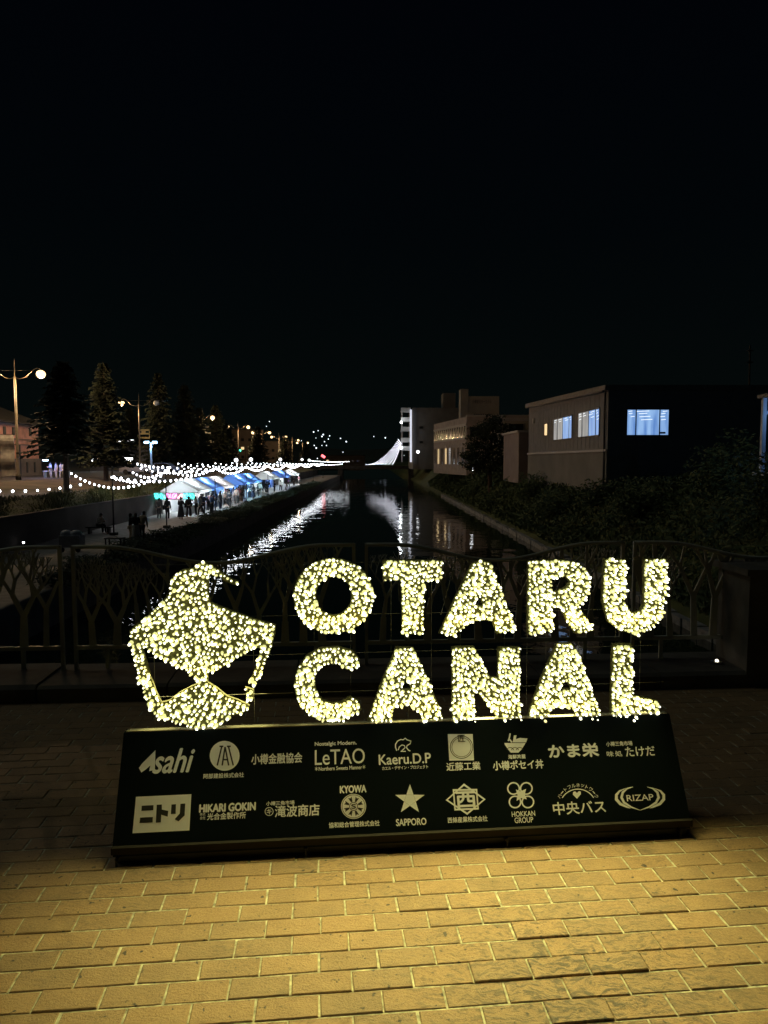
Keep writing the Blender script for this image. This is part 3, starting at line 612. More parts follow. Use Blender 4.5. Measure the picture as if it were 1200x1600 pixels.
# --- blue floodlit post
p = onY(237, 744, 88); fp = empty('floodlight_post', p, 'blue-lit post carrying two small floodlights beside the second street lamp', 'floodlight')
q = MB(); q.tube([p, p + Vector((0, 0, 4.1))], [.14, .11], 8); q.build('post', mat('blue_white_paint', (.6, .7, .85), .5, .05), fp)
for s_ in (-1, 1): q = MB(); q.box(p + Vector((s_ * .5, -.1, 4.15)), (.55, .3, .22), Euler((.3, 0, s_ * .4)).to_matrix()); f_ = q.build('floodlight', emis('blue_flood', (.35, .7, 1), 5), fp); lamp('flood_light', f_, p + Vector((s_ * .5, -.35, 3.7)), 120, (.4, .7, 1), .1)

# --- red brick building and banner
M_bk = mat('red_brick_wall', (.86, .45, .34), .85, .18, 1.5, .2); M_roof = mat('dark_roof', (.05, .045, .04), .8, .2, 2); M_base = mat('grey_base', (.26, .22, .18), .85, .2, 1)
bb = empty('brick_warehouse', (-40, 70, 0), 'red brick warehouse with small dark windows under a dark roof at far left', 'building')
q = MB(); q.box((-45, 62, 2.9), (10, 46, 5.8)); wl = q.build('wall', M_bk, bb)
q = MB(); q.box((-39.9, 62, 1.0), (.3, 46, 2.0)); q.build('plinth', M_base, bb)
for z in (3.55, 4.15, 5.72): q = MB(); q.box((-39.96, 62, z), (.2, 46, .09 if z < 5 else .2)); q.build('cornice', M_base if z < 5 else mat('pale_band', (.7, .48, .33), .8, .1), bb)
q = MB(); q.prism([(-39.3, 5.85), (-39.3, 6.0), (-45, 8.2), (-50.7, 6.0), (-50.7, 5.85)], lambda a, b, t: Vector((a, t, b)), 38, 86); q.build('roof', M_roof, bb)
for y_ in (77.3, 79.2, 83.0, 73, 70, 67): q = MB(); q.box((-39.97, y_, 5.02), (.12, .45, .85)); q.build('window', M_dark, bb)
q = MB(); q.box((-39.9, 79.9, 1.75), (.5, .25, 3.5)); q.build('door', M_dark, bb)
for y_ in (81.5, 83.3): q = MB(); q.box((-39.72, y_, 1.0), (.1, .3, 1.2)); q.build('vent', M_dark, bb)
bn_ = empty('tall_banner', onY(13, 748, 66), 'tall pale printed banner standing in front of the red brick building', 'banner')
p = onY(13, 748, 66); q = MB(); nst = 14
for i in range(nst):
    z0, z1 = .25 + 3.75 * i / nst, .25 + 3.75 * (i + 1) / nst; d0, d1 = .05 * math.sin(i * .9), .05 * math.sin((i + 1) * .9)
    q.quad(p + Vector((-.65, d0, z0)), p + Vector((.65, d0 + .03, z0)), p + Vector((.65, d1 + .03, z1)), p + Vector((-.65, d1, z1)))
q.build('cloth', mat('banner_print', (.42, .42, .40), .8, .32, 1.6, 0, 0, 8, c2=(.14, .14, .15)), bn_, True)
q = MB(); q.tube([p + Vector((-.7, .08, -.3)), p + Vector((-.7, .08, 4.1))], .03, 6); q.tube([p + Vector((-.7, .08, 4.05)), p + Vector((.68, .08, 4.05))], .02, 6); q.build('pole', M_iron, bn_)

# ================================================================ TREES
M_bark = mat('bark', (.09, .065, .045), .95, .3, 12, .5); M_need = mat('needles', (.034, .046, .024), .8, .35, .9, 0, c2=(.014, .02, .011))
M_leaf = mat('leaves', (.11, .14, .045), .75, .3, 1.2, 0, c2=(.05, .07, .022)); M_leaf2 = mat('dark_leaves', (.05, .07, .028), .8, .3, 1.5, 0, c2=(.02, .03, .014))
def conifer(seed, H=11.0, RB=2.5, z0=.13):
    rr = random.Random(seed); root = empty('conifer_tree', (0, 0, 0), 'x', 'tree')
    q = MB(); q.tube([(0, 0, -.3), (.05, 0, H * .5), (0, .03, H * .98)], [.19, .11, .02], 7); q.build('trunk', M_bark, root)
    q = MB(); z = H * z0
    while z < H * .985:
        t = 1 - z / H; nb = rr.randint(5, 8); ph = rr.random() * 6.3
        for k in range(nb):
            L = RB * (t ** .75) * (rr.uniform(.5, 1.25) if rr.random() > .12 else .35) + .12; a = ph + 6.283 * k / nb + rr.uniform(-.3, .3); dr = rr.uniform(.1, .35); d = Vector((math.cos(a), math.sin(a), 0)); s_ = Vector((-d.y, d.x, 0))
            n = max(3, int(L / .17))
            for i in range(n):
                f = (i + .6) / n; c = d * (L * f) + Vector((0, 0, z + L * (.10 * f - dr * f * f)))
                for sd in (-1, 1):
                    ln = (.42 * (1 - f * .55)) * rr.uniform(.6, 1.2) * min(1, L) + .07; wd = rr.uniform(.08, .16)
                    tip = c + s_ * sd * ln + d * ln * .55 + Vector((0, 0, -rr.uniform(.0, .30))); e_ = d * wd + Vector((0, 0, rr.uniform(-.05, .05)))
                    q.quad(c - e_, c + e_, tip + e_ * .35, tip - e_ * .35)
        z += rr.uniform(.13, .23)
    q.build('crown', M_need, root); return root
C0 = conifer(3, z0=.30); C1 = conifer(4); C2 = conifer(11, 11.5, 2.1)
def gz(x): return 0 if x < -31 else (-.55 + (x + 24.5) * (-.08) if x < -24.5 else -.95)
def place_con(src, px, Y, ytop, ybase, label, first=False, fat=1.0):
    p = onY(px, ybase, Y); H = (ybase - ytop) * Y / FPX; s_ = H / 11.0
    if first: src.location = p; src.scale = (s_ * fat, s_ * fat, s_); src['label'] = label; return src
    return copy_tree(src, p, random.uniform(0, 6), label, scale=(s_ * fat, s_ * fat, s_))
place_con(C0, 104, 54, 563, 770, 'largest dark conifer, right beside the red brick building', True, 1.45); C0['group'] = 'conifers along the road'
place_con(C2, 166, 74, 573, 750, 'slender dark conifer left of the yellow-signed street lamp', True, 1.35); C2['group'] = 'conifers along the road'
place_con(C1, 250, 104, 582, 742, 'pointed conifer just right of the yellow-signed street lamp', True, 1.05); C1['group'] = 'conifers along the road'
place_con(C2, 290, 108, 606, 742, 'conifer between the blue floodlit post and the third street lamp', fat=1.4)
place_con(C1, 338, 140, 632, 738, 'short conifer just right of the third street lamp', fat=1.3)
place_con(C2, 404, 165, 668, 737, 'small conifer right of the twin-lit street lamp', fat=1.6)
place_con(C1, 354, 150, 660, 738, 'small wide conifer just left of the twin-lit street lamp', fat=1.5)
place_con(C1, 446, 205, 682, 735, 'small distant conifer behind the far tents', fat=1.6)
place_con(C2, 205, 120, 640, 740, 'squat dark conifer left of the second street lamp pole', fat=1.8)
place_con(C2, 312, 128, 640, 740, 'bushy dark conifer left of the third street lamp', fat=1.5)
place_con(C1, 478, 230, 690, 735, 'farthest small conifer near the canal bend', fat=1.5)

def clump(q, c, r, n, leaf, rr):
    c = Vector(c)
    for _ in range(n):
        d = Vector((rr.gauss(0, 1), rr.gauss(0, 1), rr.gauss(0, 1))).normalized(); k = rr.random() ** .4
        p = c + Vector((d.x * r[0], d.y * r[1], d.z * r[2])) * k * (1 + .25 * math.sin(d.x * 5 + d.z * 4 + c.x))
        a = Vector((rr.gauss(0, 1), rr.gauss(0, 1), rr.gauss(0, .7))).normalized(); b_ = a.orthogonal().normalized(); l = leaf * rr.uniform(.6, 1.3)
        q.add([p - a * l, p - b_ * l * .45, p + a * l, p + b_ * l * .45], [(0, 1, 2, 3)])
def shrub(name, c, parts_, n, leaf, m, label, cat='shrub', group=None, seed=1, stem=True):
    rr = random.Random(seed); root = empty(name, c, label, cat, group); q = MB(); s_ = MB()
    for ox, oy, oz, rx, ry, rz in parts_:
        clump(q, Vector(c) + Vector((ox, oy, oz)), (rx, ry, rz), int(n * rx * rz), leaf, rr)
        s_.tube([Vector(c), Vector(c) + Vector((ox * .5, oy * .5, oz * .6)), Vector(c) + Vector((ox, oy, oz))], [.06, .04, .02], 5)
    if stem: s_.build('stem', M_bark, root)
    q.build('foliage', m, root); return root
# hedge shrubs on the quay edge
rr = random.Random(5); y = 27.0; i = 0
HB = []
for k in range(3):
    HB.append(shrub('quay_shrub', (0, 0, 0), [(rr.uniform(-.3, .3), rr.uniform(-.5, .5), .35, .75, .85, .5), (rr.uniform(-.4, .4), .7, .3, .6, .7, .42), (.1, -.7, .3, .65, .7, .45)], 900, .085, M_leaf2, 'dark rounded shrub in the row along the quay edge beside the water', 'shrub', 'shrubs along the quay edge', 20 + k))
used = set()
while y < 150:
    s_ = rr.uniform(.75, 1.15); k = i % 3; loc = (-12.35 + rr.uniform(-.2, .2), y, -2.95)
    if k not in used: used.add(k); HB[k].location = loc; HB[k].scale = (s_, s_, s_ * .75)
    else: copy_tree(HB[k], loc, rr.uniform(0, 6), scale=(s_, s_ * 1.2, s_ * .75))
    y += 1.5 * s_ if y < 90 else 2.6; i += 1
# grass tufts on the left bank
q = MB(); rr = random.Random(15)
for _ in range(15000):
    Y = 22 + 75 * rr.random() ** 1.3; x = -19.4 - 3.4 * rr.random(); z = -1.18 + (-19.35 - x) * .19 ; h = rr.uniform(.08, .30) * (1 + .6 * math.sin(x * 2 + Y * .8)); a = rr.random() * 6.3; d = Vector((math.cos(a), math.sin(a), 0)) * rr.uniform(.015, .035)
    p = Vector((x, Y, z - .02)); q.add([p - d, p + d, p + Vector((rr.gauss(0, .06), rr.gauss(0, .06), h))], [(0, 1, 2)])
tag(q.build('bank_grass', mat('grass_blades', (.12, .14, .035), .8, .3, .7, 0, c2=(.05, .06, .018))), kind='stuff')
# right bank cover
q = MB(); rr = random.Random(9)
def bank_z(x): 
    P_ = [(11.35, -4.0), (12.2, -3.6), (13.4, -2.3), (14.5, -1.0), (15.6, -.1), (17.5, .25), (60, .3)]
    for (a, za), (c, zc) in zip(P_, P_[1:]):
        if x <= c: return za + (zc - za) * (x - a) / (c - a)
    return .3
for _ in range(66000):
    Y = 9 + 150 * rr.random() ** 1.8; x = 11.7 + 9 * rr.random() ** 1.3; hgt = rr.random() ** .7 * (.5 + .75 * (.5 + .5 * math.sin(x * 1.7 + Y * .6)) * (.5 + .5 * math.sin(Y * .37 - x)))
    p = Vector((x, Y, bank_z(x) + hgt)); l = rr.uniform(.06, .16) * (1 + Y / 90); a = Vector((rr.gauss(0, .7), rr.gauss(0, .7), rr.gauss(.3, .8))).normalized(); b_ = a.orthogonal().normalized()
    q.add([p - a * l, p - b_ * l * .35, p + a * l, p + b_ * l * .35], [(0, 1, 2, 3)])
tag(q.build('bank_undergrowth', M_leaf), kind='stuff')
spots = [(13.2, 20, 1.2, 'round shrub on the right bank nearest the bridge'), (15.5, 27, 1.7, 'wide shrub right of the near bank below the blue-lit shelter'), (17.2, 34, 1.9, 'tall bush below the dark house corner'), (14.2, 38, 1.5, 'shrub on the bank below the lit house windows'), (13.4, 52, 1.5, 'shrub on the bank left of the lit house'), (14.0, 63, 1.6, 'shrub at the left end of the lit house'), (12.8, 74, 1.4, 'low shrub in front of the pine tree'), (20.5, 33, 2.1, 'large dark bush under the lit window in the dark wall'), (17.0, 21, 1.5, 'dark bush beyond the right end of the fence'), (13.0, 92, 1.5, 'distant shrub left of the pine tree'), (14.4, 46.0, 1.2, 'leafy shrub climbing at the near house corner')]
for i, (x, Y, s_, lb) in enumerate(spots):
    shrub('bank_shrub', (x, Y, bank_z(x) - .1), [(0, 0, .8 * s_, s_, s_, .75 * s_), (s_ * .7, .3, .55 * s_, .7 * s_, .8 * s_, .55 * s_), (-s_ * .6, -.3, .5 * s_, .7 * s_, .7 * s_, .5 * s_)], 520, .12, M_leaf, lb, 'shrub', 'shrubs on the right bank', 40 + i)
# pine
def pp_(px, py, Y=84): return onY(px, py, Y)
root = pp_(766, 738); pn = empty('pine_tree', root, 'dark spreading pine tree in front of the canal-side hall', 'tree')
q = MB(); q.tube([root - Vector((0, 0, 2.4)), pp_(764, 715), pp_(768, 690), pp_(772, 660)], [.28, .22, .15, .05], 7)
for a, c in (((766, 700), (802, 684)), ((765, 705), (738, 694)), ((768, 685), (752, 672)), ((769, 680), (790, 668))): q.tube([pp_(*a), pp_(*c)], [.09, .03], 5)
q.build('trunk', M_bark, pn)
q = MB(); rr = random.Random(77)
for px, py, rx, rz in ((772, 656, 1.3, .75), (762, 668, 1.9, .7), (783, 670, 1.5, .6), (752, 682, 1.9, .7), (775, 684, 1.9, .65), (803, 686, 1.5, .42), (741, 696, 1.2, .6), (760, 700, 2.0, .8), (784, 695, 1.3, .5), (752, 714, 2.0, .9), (778, 712, 1.6, .9), (764, 728, 2.6, .9), (742, 726, 1.7, .8), (813, 684, 1.0, .35), (733, 712, 1.2, .7), (790, 724, 1.8, .8), (800, 690, 1.3, .4)):
    clump(q, pp_(px, py), (rx, rx * .9, rz), int(330 * rx * rz) + 120, .17, rr)
q.build('crown', M_leaf2, pn)
# ================================================================ TENTS AND STALLS
def cloth_mat(name, c):
    m = mat(name, c, .8, .06, 1.5); t = m.node_tree; tr = t.nodes.new('ShaderNodeBsdfTranslucent'); tr.inputs[0].default_value = (*c, 1); mx = t.nodes.new('ShaderNodeMixShader'); mx.inputs[0].default_value = .45
    t.links.new(t.nodes['Principled BSDF'].outputs[0], mx.inputs[1]); t.links.new(tr.outputs[0], mx.inputs[2]); t.links.new(mx.outputs[0], t.nodes['Material Output'].inputs[0]); return m
M_tw = cloth_mat('tent_white', (.80, .78, .74)); M_tb = cloth_mat('tent_blue', (.22, .38, .85)); M_leg = mat('tent_frame', (.65, .65, .65), .4, .05, 8, 0, .6)
M_tube = emis('cool_tube', (.80, .92, 1.0), 9); QZ = -2.9
def tent(y0, y1, canopy, label, wallmat, power, tint=(.75, .88, 1.0), x0=-18.5, x1=-15.5):
    ym = (y0 + y1) / 2; t = empty('festival_tent', (x0, ym, QZ), label, 'tent', 'festival tents along the quay')
    xm = (x0 + x1) / 2; ze, zp = QZ + 2.05, QZ + 3.05
    q = MB()
    rings = []
    for k in range(7):                                   # slightly sagging gabled canopy
        y = y0 + (y1 - y0) * k / 6; sg = .05 * math.sin(math.pi * k / 6); rings.append([Vector((x0 - .15, y, ze)), Vector(((x0 + xm) / 2, y, (ze + zp) / 2 - sg - .03)), Vector((xm, y, zp - sg * .5)), Vector(((x1 + xm) / 2, y, (ze + zp) / 2 - sg - .03)), Vector((x1 + .15, y, ze))])
    vs = [v for r_ in rings for v in r_]; q.add(vs, [(i * 5 + k, i * 5 + k + 1, (i + 1) * 5 + k + 1, (i + 1) * 5 + k) for i in range(6) for k in range(4)])
    q.add([rings[0][0], rings[0][2], rings[0][4]], [(0, 1, 2)]); q.add([rings[-1][0], rings[-1][2], rings[-1][4]], [(2, 1, 0)])
    for x in (x0 - .15, x1 + .15):                       # valance
        n = 10
        for k in range(n): ya, yb = y0 + (y1 - y0) * k / n, y0 + (y1 - y0) * (k + 1) / n; q.add([(x, ya, ze), (x, yb, ze), (x, yb, ze - .2), (x, (ya + yb) / 2, ze - .26), (x, ya, ze - .2)], [(0, 1, 2, 3, 4)])
    q.quad((x0 - .15, y0, ze), (x1 + .15, y0, ze), (x1 + .15, y0, ze - .2), (x0 - .15, y0, ze - .2))
    q.build('canopy', canopy, t)
    for x in (x0, x1):
        for y in (y0 + .1, y1 - .1): q = MB(); q.tube([(x, y, QZ), (x, y, ze)], .03, 6); q.build('leg', M_leg, t)
    q = MB(); n = 12
    for k in range(n): ya, yb = y0 + .1 + (y1 - y0 - .2) * k / n, y0 + .1 + (y1 - y0 - .2) * (k + 1) / n; q.quad((x0 + .03 + .05 * (k % 2), ya, QZ + .02), (x0 + .03 + .05 * ((k + 1) % 2), yb, QZ + .02), (x0 + .03 + .05 * ((k + 1) % 2), yb, ze), (x0 + .03 + .05 * (k % 2), ya, ze))
    q.build('back_wall', wallmat, t)
    q = MB(); q.tube([(xm, y0 + .5, zp - .42), (xm, y1 - .5, zp - .42)], .05, 6); tb = q.build('tube_lamp', M_tube, t); lamp('tent_light', tb, (xm, ym, zp - .6), power * 2.1, tint, .3)
    return t
tent(61.5, 66.5, M_tw, 'front tent with a plain white canopy and neon board at its open end', M_tw, 330)
tent(66.65, 71.6, M_tb, 'tent with a blue canopy between two white tents', M_tw, 300, (.6, .85, 1))
tent(71.75, 77.0, M_tw, 'white-roofed tent right of the blue-roofed one', M_tw, 330, (.95, .92, 1))
tent(82, 89, M_tb, 'blue-roofed tent just past the gap after the white tents', M_tb, 380, (.55, .85, 1))
tent(89.2, 96, M_tb, 'blue-roofed tent with bright cyan interior farther along the quay', M_tb, 420, (.5, .9, 1))
tent(106, 113, M_tw, 'pale distant tent beyond the blue tents', M_tw, 300)
tent(119, 128, M_tb, 'flat blue far tent before the canal bend', M_tb, 350, (.6, .8, 1))
tent(136, 142, M_tw, 'brightest white farthest tent near the canal bend', M_tw, 600)
# neon lettering board: loops of coloured tube on a dark panel (unreadable in the photograph)
p0 = Vector((-18.9, 61.2, QZ + 1.5)); nb_ = empty('neon_board', p0, 'glowing board of teal and pink neon loops at the front tent', 'neon sign')
q = MB(); q.box(p0 + Vector((1.55, .05, .12)), (3.5, .04, .62)); q.build('panel', mat('neon_back', (.5, .52, .55), .5, .05), nb_)
cols = [emis('teal_neon', (.05, 1, .75), 5), emis('pink_neon', (1, .2, .55), 5), emis('rose_neon', (1, .45, .5), 4), emis('aqua_neon', (.1, .8, .9), 5)]
for i in range(7):
    q = MB(); cx = p0 + Vector((.05 + i * .5, -.03, .12)); rr = random.Random(i)
    q.tube([cx + Vector((.2 * math.sin(t * .9 + i), 0, .22 * math.cos(t * 1.3 + i * 2))) for t in range(8)], .035, 5); q.build('neon_tube', cols[(0, 0, 1, 1, 2, 3, 0)[i]], nb_)
# counters with goods
M_cloth = mat('counter_cloth', (.7, .72, .75), .8, .1, 3)
for i, (y0, y1) in enumerate(((62.2, 65.8), (67.2, 71), (72.3, 76.4), (83, 88), (90, 95))):
    lb = ['stall counter with white cloth under the front white tent', 'stall counter under the first blue-roofed tent', 'stall counter under the second white tent', 'stall counter under the blue tent past the gap', 'stall counter under the cyan-lit blue tent'][i]
    c = empty('stall_counter', (-16.6, y0, QZ), lb, 'table', 'stall counters under the tents'); q = MB(); q.box((-16.6, (y0 + y1) / 2, QZ + .40), (.7, y1 - y0, .74)); q.build('cloth', M_cloth, c)
    q = MB(); rr = random.Random(i)
    for k in range(9): q.box((-16.6 + rr.uniform(-.2, .2), y0 + .3 + (y1 - y0 - .6) * k / 8, QZ + .86), (.25, .22, rr.uniform(.12, .3)))
    g = q.build('goods', mat('packed_goods', (.6, .42, .36), .6, .3, 4, 0, c2=(.25, .4, .5)), c)
# ================================================================ STRING LIGHTS
M_bulb = emis('festoon_white', (.88, .93, 1.0), 13); M_bulbf = emis('festoon_far', (.87, .88, 1.0), 8); M_cab = mat('black_cable', (.02, .02, .02), .6, .1)
_bm = MB(); _bm.ball((0, 0, 0), 1.0, 8, 6, (1, 1, 1.05)); _pb = _bm.build('light_bulb', M_bulb, None, True); BULB = _pb.data; bpy.data.objects.remove(_pb)
def string(a, b, sag, n, label, r=.07, merged=False, far=False, group='festoon light strings over the quay'):
    a, b = Vector(a), Vector(b); pt = lambda t: a + (b - a) * t - Vector((0, 0, 4 * sag * t * (1 - t)))
    s_ = empty('string_light', a, label, 'string lights', group)
    q = MB(); q.tube([pt(k / 16) for k in range(17)], .012, 3, False); q.build('cable', M_cab, s_)
    if merged:
        q = MB()
        for k in range(n): q.ball(pt((k + .5) / n) - Vector((0, 0, r)), r, 6, 4)
        q.build('light_bulbs', M_bulbf if far else M_bulb, s_, True)
    else:
        for k in range(n):
            o = bpy.data.objects.new('light_bulb', BULB); COL.objects.link(o); o.parent = s_; o.location = pt((k + .5) / n) - Vector((0, 0, r)) - a; o.scale = (r * random.uniform(.85, 1.15),) * 3
P3 = lambda x, y, Y: onY(x, y, Y)
string(P3(-12, 765, 47), P3(133, 754, 57), .22, 8, 'sparse string of white bulbs low along the path at far left', .085)
string(P3(108, 736, 57), P3(264, 734, 49.5), 1.22, 20, 'long deeply drooping string of bulbs left of the front tent', .082)
string(P3(172, 742, 46), P3(302, 743, 58), .38, 14, 'shallow string of bulbs just above the front tent roof', .08)
string(P3(205, 735, 58), P3(262, 731, 52), .55, 9, 'short V-shaped string of bulbs left of the front tent', .08)
string(P3(212, 723, 70), P3(266, 729, 58), .12, 8, 'short nearly straight string below the blue floodlit post', .085)
string(P3(172, 743, 46), P3(215, 752, 55), .1, 8, 'short string near the first light pole', .075)
Ys = [60, 66, 72, 79, 87, 96, 106, 118, 132, 148, 168, 192]
SLAB = 'string of white bulbs crossing the quay in the dense run above the tents'
for i, Y in enumerate(Ys):
    x0 = -20.0 if Y < 70 else (-24 if Y < 90 else -27)
    string((x0, Y, 1.25 + (.25 if Y > 90 else 0)), (-14.6, Y + random.uniform(-2, 4), 1.15), random.uniform(.3, .6), 8 + int(abs(x0 + 14) * .55), SLAB, .062 * (Y / 60) ** .6, Y > 95)
PY = [49.5, 64.6, 80, 96, 115, 138, 165, 195]
for i in range(len(PY) - 1):
    string((-14.6, PY[i], 1.2), (-14.6, PY[i + 1], 1.2), .55 + .1 * (i % 2), 12, 'string of white bulbs swagged pole to pole along the quay edge', .07 * (PY[i + 1] / 60) ** .5, PY[i] > 90, group='festoon strings along the quay edge')
string((-21, 222, 1.9), (-8.5, 226, 1.6), .25, 30, 'straight bright string of bulbs at the far end of the canal', .09, True)
string((-19, 210, .9), (-10, 214, .9), .3, 20, 'lower straight string of bulbs at the far end of the canal', .09, True)
lp = empty('light_pole', (-14.6, 49.5, QZ), 'x', 'pole', 'thin poles carrying the string lights')
q = MB(); q.tube([(-14.6, 49.5, QZ), (-14.6, 49.5, 1.4)], [.05, .035], 6); q.build('shaft', M_iron, lp); q = MB(); q.box((-14.6, 49.5, QZ + .08), (.4, .4, .16)); q.build('foot', M_dkcon, lp)
for i, Y in enumerate(PY):
    lb = ['thin dark light pole in front of the front tent', 'thin dark light pole beside the front tent', 'light pole beside the gap between the tents'][i] if i < 3 else 'slim distant light pole on the quay edge beside the far tents'
    if i == 0: lp['label'] = lb
    else: copy_tree(lp, (-14.6, Y, QZ), label=lb)
p = onz(178, 836, QZ); copy_tree(lp, p, label='light pole nearest the bridge, by the seated person')
# fan of light strands from the canal-side tower
FT = P3(628, 685, 190)
for k in range(8):
    f = k / 7; e_ = P3(571 + 42 * f, 725.5, 205 - 8 * f)
    string(FT + Vector((-.8 + f * .6, 0, -1.2 * f)), e_, 1.9 - 1.3 * f, 30, 'strand of tiny lights in the fan hung from the right-bank stair tower', .056, True, True, 'strands of the light fan')
# globe lamps
gl = empty('globe_lamp', (0, 0, 0), 'x', 'lamp', 'globe lamps along the promenade')
q = MB(); q.tube([(0, 0, 0), (0, 0, 2.6)], .05, 6); q.build('post', M_iron, gl); q = MB(); q.ball((0, 0, 2.8), .32, 10, 8); q.build('globe', emis('globe_white', (.95, .97, 1), 4), gl, True)
for i, (px, py, Y, lb) in enumerate(((369, 719, 118, 'left globe lamp of the close pair above the tents'), (392, 718, 126, 'right globe lamp of the close pair above the tents'), (438, 718, 150, 'single globe lamp above the far blue tents'), (472, 718, 190, 'distant globe lamp left of the far string'), (653, 706, 150, 'globe lamp at the foot of the grey stair building'), (738, 721, 96, 'small globe lamp below the pine tree'), (483, 719, 200, 'farthest globe lamp on the left promenade'))):
    p = P3(px, py, Y) - Vector((0, 0, 2.8))
    if i == 0: gl.location = p; gl['label'] = lb
    else: copy_tree(gl, p, label=lb, scale=(.62 if i == 5 else 1))
# ================================================================ RIGHT BANK BUILDINGS
M_hw = mat('house_siding', (.30, .285, .28), .8, .1, 2, .1); M_grey = mat('grey_render', (.24, .225, .20), .85, .12, .5); M_hall = mat('hall_tiles', (.50, .41, .36), .8, .15, 1.2); M_beige = mat('beige_render', (.46, .41, .32), .8, .1, .6)
M_frame = mat('window_frame', (.05, .05, .05), .5, .1); M_glassd = mat('dark_glass', (.03, .035, .04), .1, .1, 1); M_pale = mat('pale_trim', (.55, .52, .50), .6, .08)
def lit_pane(name, c, s, c2):
    if name in MATS: return MATS[name]
    m = bpy.data.materials.new(name); m.use_nodes = True; MATS[name] = m; t = m.node_tree; p = t.nodes['Principled BSDF']
    co = t.nodes.new('ShaderNodeTexCoord'); mp = t.nodes.new('ShaderNodeMapping'); mp.inputs['Scale'].default_value = (2.4, 2.4, .25); n = t.nodes.new('ShaderNodeTexNoise'); n.inputs['Scale'].default_value = 1.3; n.inputs['Detail'].default_value = 4
    t.links.new(co.outputs['Object'], mp.inputs[0]); t.links.new(mp.outputs[0], n.inputs['Vector']); r = t.nodes.new('ShaderNodeValToRGB'); t.links.new(n.outputs['Fac'], r.inputs[0])
    r.color_ramp.elements[0].position = .35; r.color_ramp.elements[1].position = .65; r.color_ramp.elements[0].color = (*c2, 1); r.color_ramp.elements[1].color = (*c, 1)
    t.links.new(r.outputs[0], p.inputs['Emission Color']); p.inputs['Emission Strength'].default_value = s; p.inputs['Base Color'].default_value = (.2, .2, .2, 1); return m
M_blue = lit_pane('blue_lit_pane', (.36, .60, 1.0), .85, (.14, .30, .70)); M_pal = lit_pane('pale_lit_pane', (.75, .74, .70), .55, (.30, .33, .36)); M_tubew = emis('window_tube', (.85, .93, 1), 1.3); M_warm = emis('warm_lit_pane', (1, .72, .35), 1.0)
class Face:                                              # vertical facade frame
    def __init__(s, p0, p1): s.o = Vector((p0[0], p0[1], 0)); s.u = (Vector((p1[0], p1[1], 0)) - s.o).normalized(); s.n = Vector((s.u.y, -s.u.x, 0))
    def __call__(s, u, z, d=0): return s.o + s.u * u + Vector((0, 0, z)) + s.n * d
    def rect(s, q, u0, u1, z0, z1, d0, d1): q.prism([(u0, z0), (u1, z0), (u1, z1), (u0, z1)], lambda a, b, t: s(a, b, t), d0, d1)
def window(parent, F, u0, u1, z0, z1, pane, splits=(), panes=None, wd=.07, fm=None):
    q = MB()
    for a, c, e, g in ((u0 - wd, u1 + wd, z1, z1 + wd), (u0 - wd, u1 + wd, z0 - wd, z0), (u0 - wd, u0, z0, z1), (u1, u1 + wd, z0, z1)): F.rect(q, a, c, e, g, -.02, .06)
    for k in splits: F.rect(q, u0 + (u1 - u0) * k - wd * .5, u0 + (u1 - u0) * k + wd * .5, z0, z1, -.02, .05)
    w_ = q.build('window', fm or M_frame, parent)
    ks = [0] + list(splits) + [1]
    for i in range(len(ks) - 1):
        q = MB(); F.rect(q, u0 + (u1 - u0) * ks[i] + .02, u0 + (u1 - u0) * ks[i + 1] - .02, z0 + .01, z1 - .01, -.01, .025); 
        pm_ = panes[i] if panes else pane; lit = pm_.name in ('blue_lit_pane', 'pale_lit_pane')
        if lit:                                                   # fluorescent tubes seen on the ceiling inside
            q.m = 1; a0 = u0 + (u1 - u0) * ks[i]; a1 = u0 + (u1 - u0) * ks[i + 1]; rr_ = random.Random(i * 7 + int(u0 * 10))
            for z_ in (.93, .84, .72, .60)[:rr_.randint(2, 4)]:
                c_ = a0 + (a1 - a0) * rr_.uniform(.25, .6); h_ = (a1 - a0) * rr_.uniform(.15, .3); zz_ = z0 + (z1 - z0) * z_; q.prism([(c_ - h_, zz_ - .02), (c_ + h_, zz_ + .015), (c_ + h_, zz_ + .05), (c_ - h_, zz_ + .015)], lambda a, b, t: F(a, b, t), .02, .028)
        q.build('pane', [pm_, M_tubew] if lit else pm_, w_)
    return w_
def block(name, poly, z0, z1, m, parent):
    q = MB(); q.prism(poly, lambda a, b, t: Vector((a, b, t)), z0, z1); return q.build(name, m, parent)
# --- house with lit windows: canal wall on X=15, near corner Y=46.2
hs = empty('canal_house', (15, 46.2, .2), 'brown sided house with blue-lit windows on the right bank', 'house')
HX, HN, HF = 15.0, 46.2, 70.2
q = MB(); zt0, zt1 = 6.3, 7.2
q.add([(HX, HN, -.5), (HX, HF, -.5), (HX + 12, HF, -.5), (HX + 12, HN, -.5), (HX, HN, zt0), (HX, HF, zt0 + .7), (HX + 12, HF, zt0 + .7), (HX + 12, HN, zt0)], [(0, 3, 2, 1), (4, 5, 6, 7), (0, 1, 5, 4), (1, 2, 6, 5), (2, 3, 7, 6), (3, 0, 4, 7)])
q.build('wall', M_hw, hs)
q = MB(); q.prism([(HN - .25, 6.28), (HN - .25, 6.62), (HF + .3, 7.34), (HF + .3, 7.0)], lambda a, b, t: Vector((t, a, b)), HX - .3, HX + 12.3); q.build('roof', mat('fascia', (.30, .25, .21), .7, .15, 3), hs)
FC = Face((HX, HF), (HX, HN))                             # u runs from far to near, normal towards the canal
if FC.n.x > 0: FC.n = -FC.n
uy = lambda Y: HF - Y
q = MB(); FC.rect(q, .05, HF - HN + .06, 2.36, 2.5, -.02, .14); q.build('ledge', M_pale, hs)
q = MB()
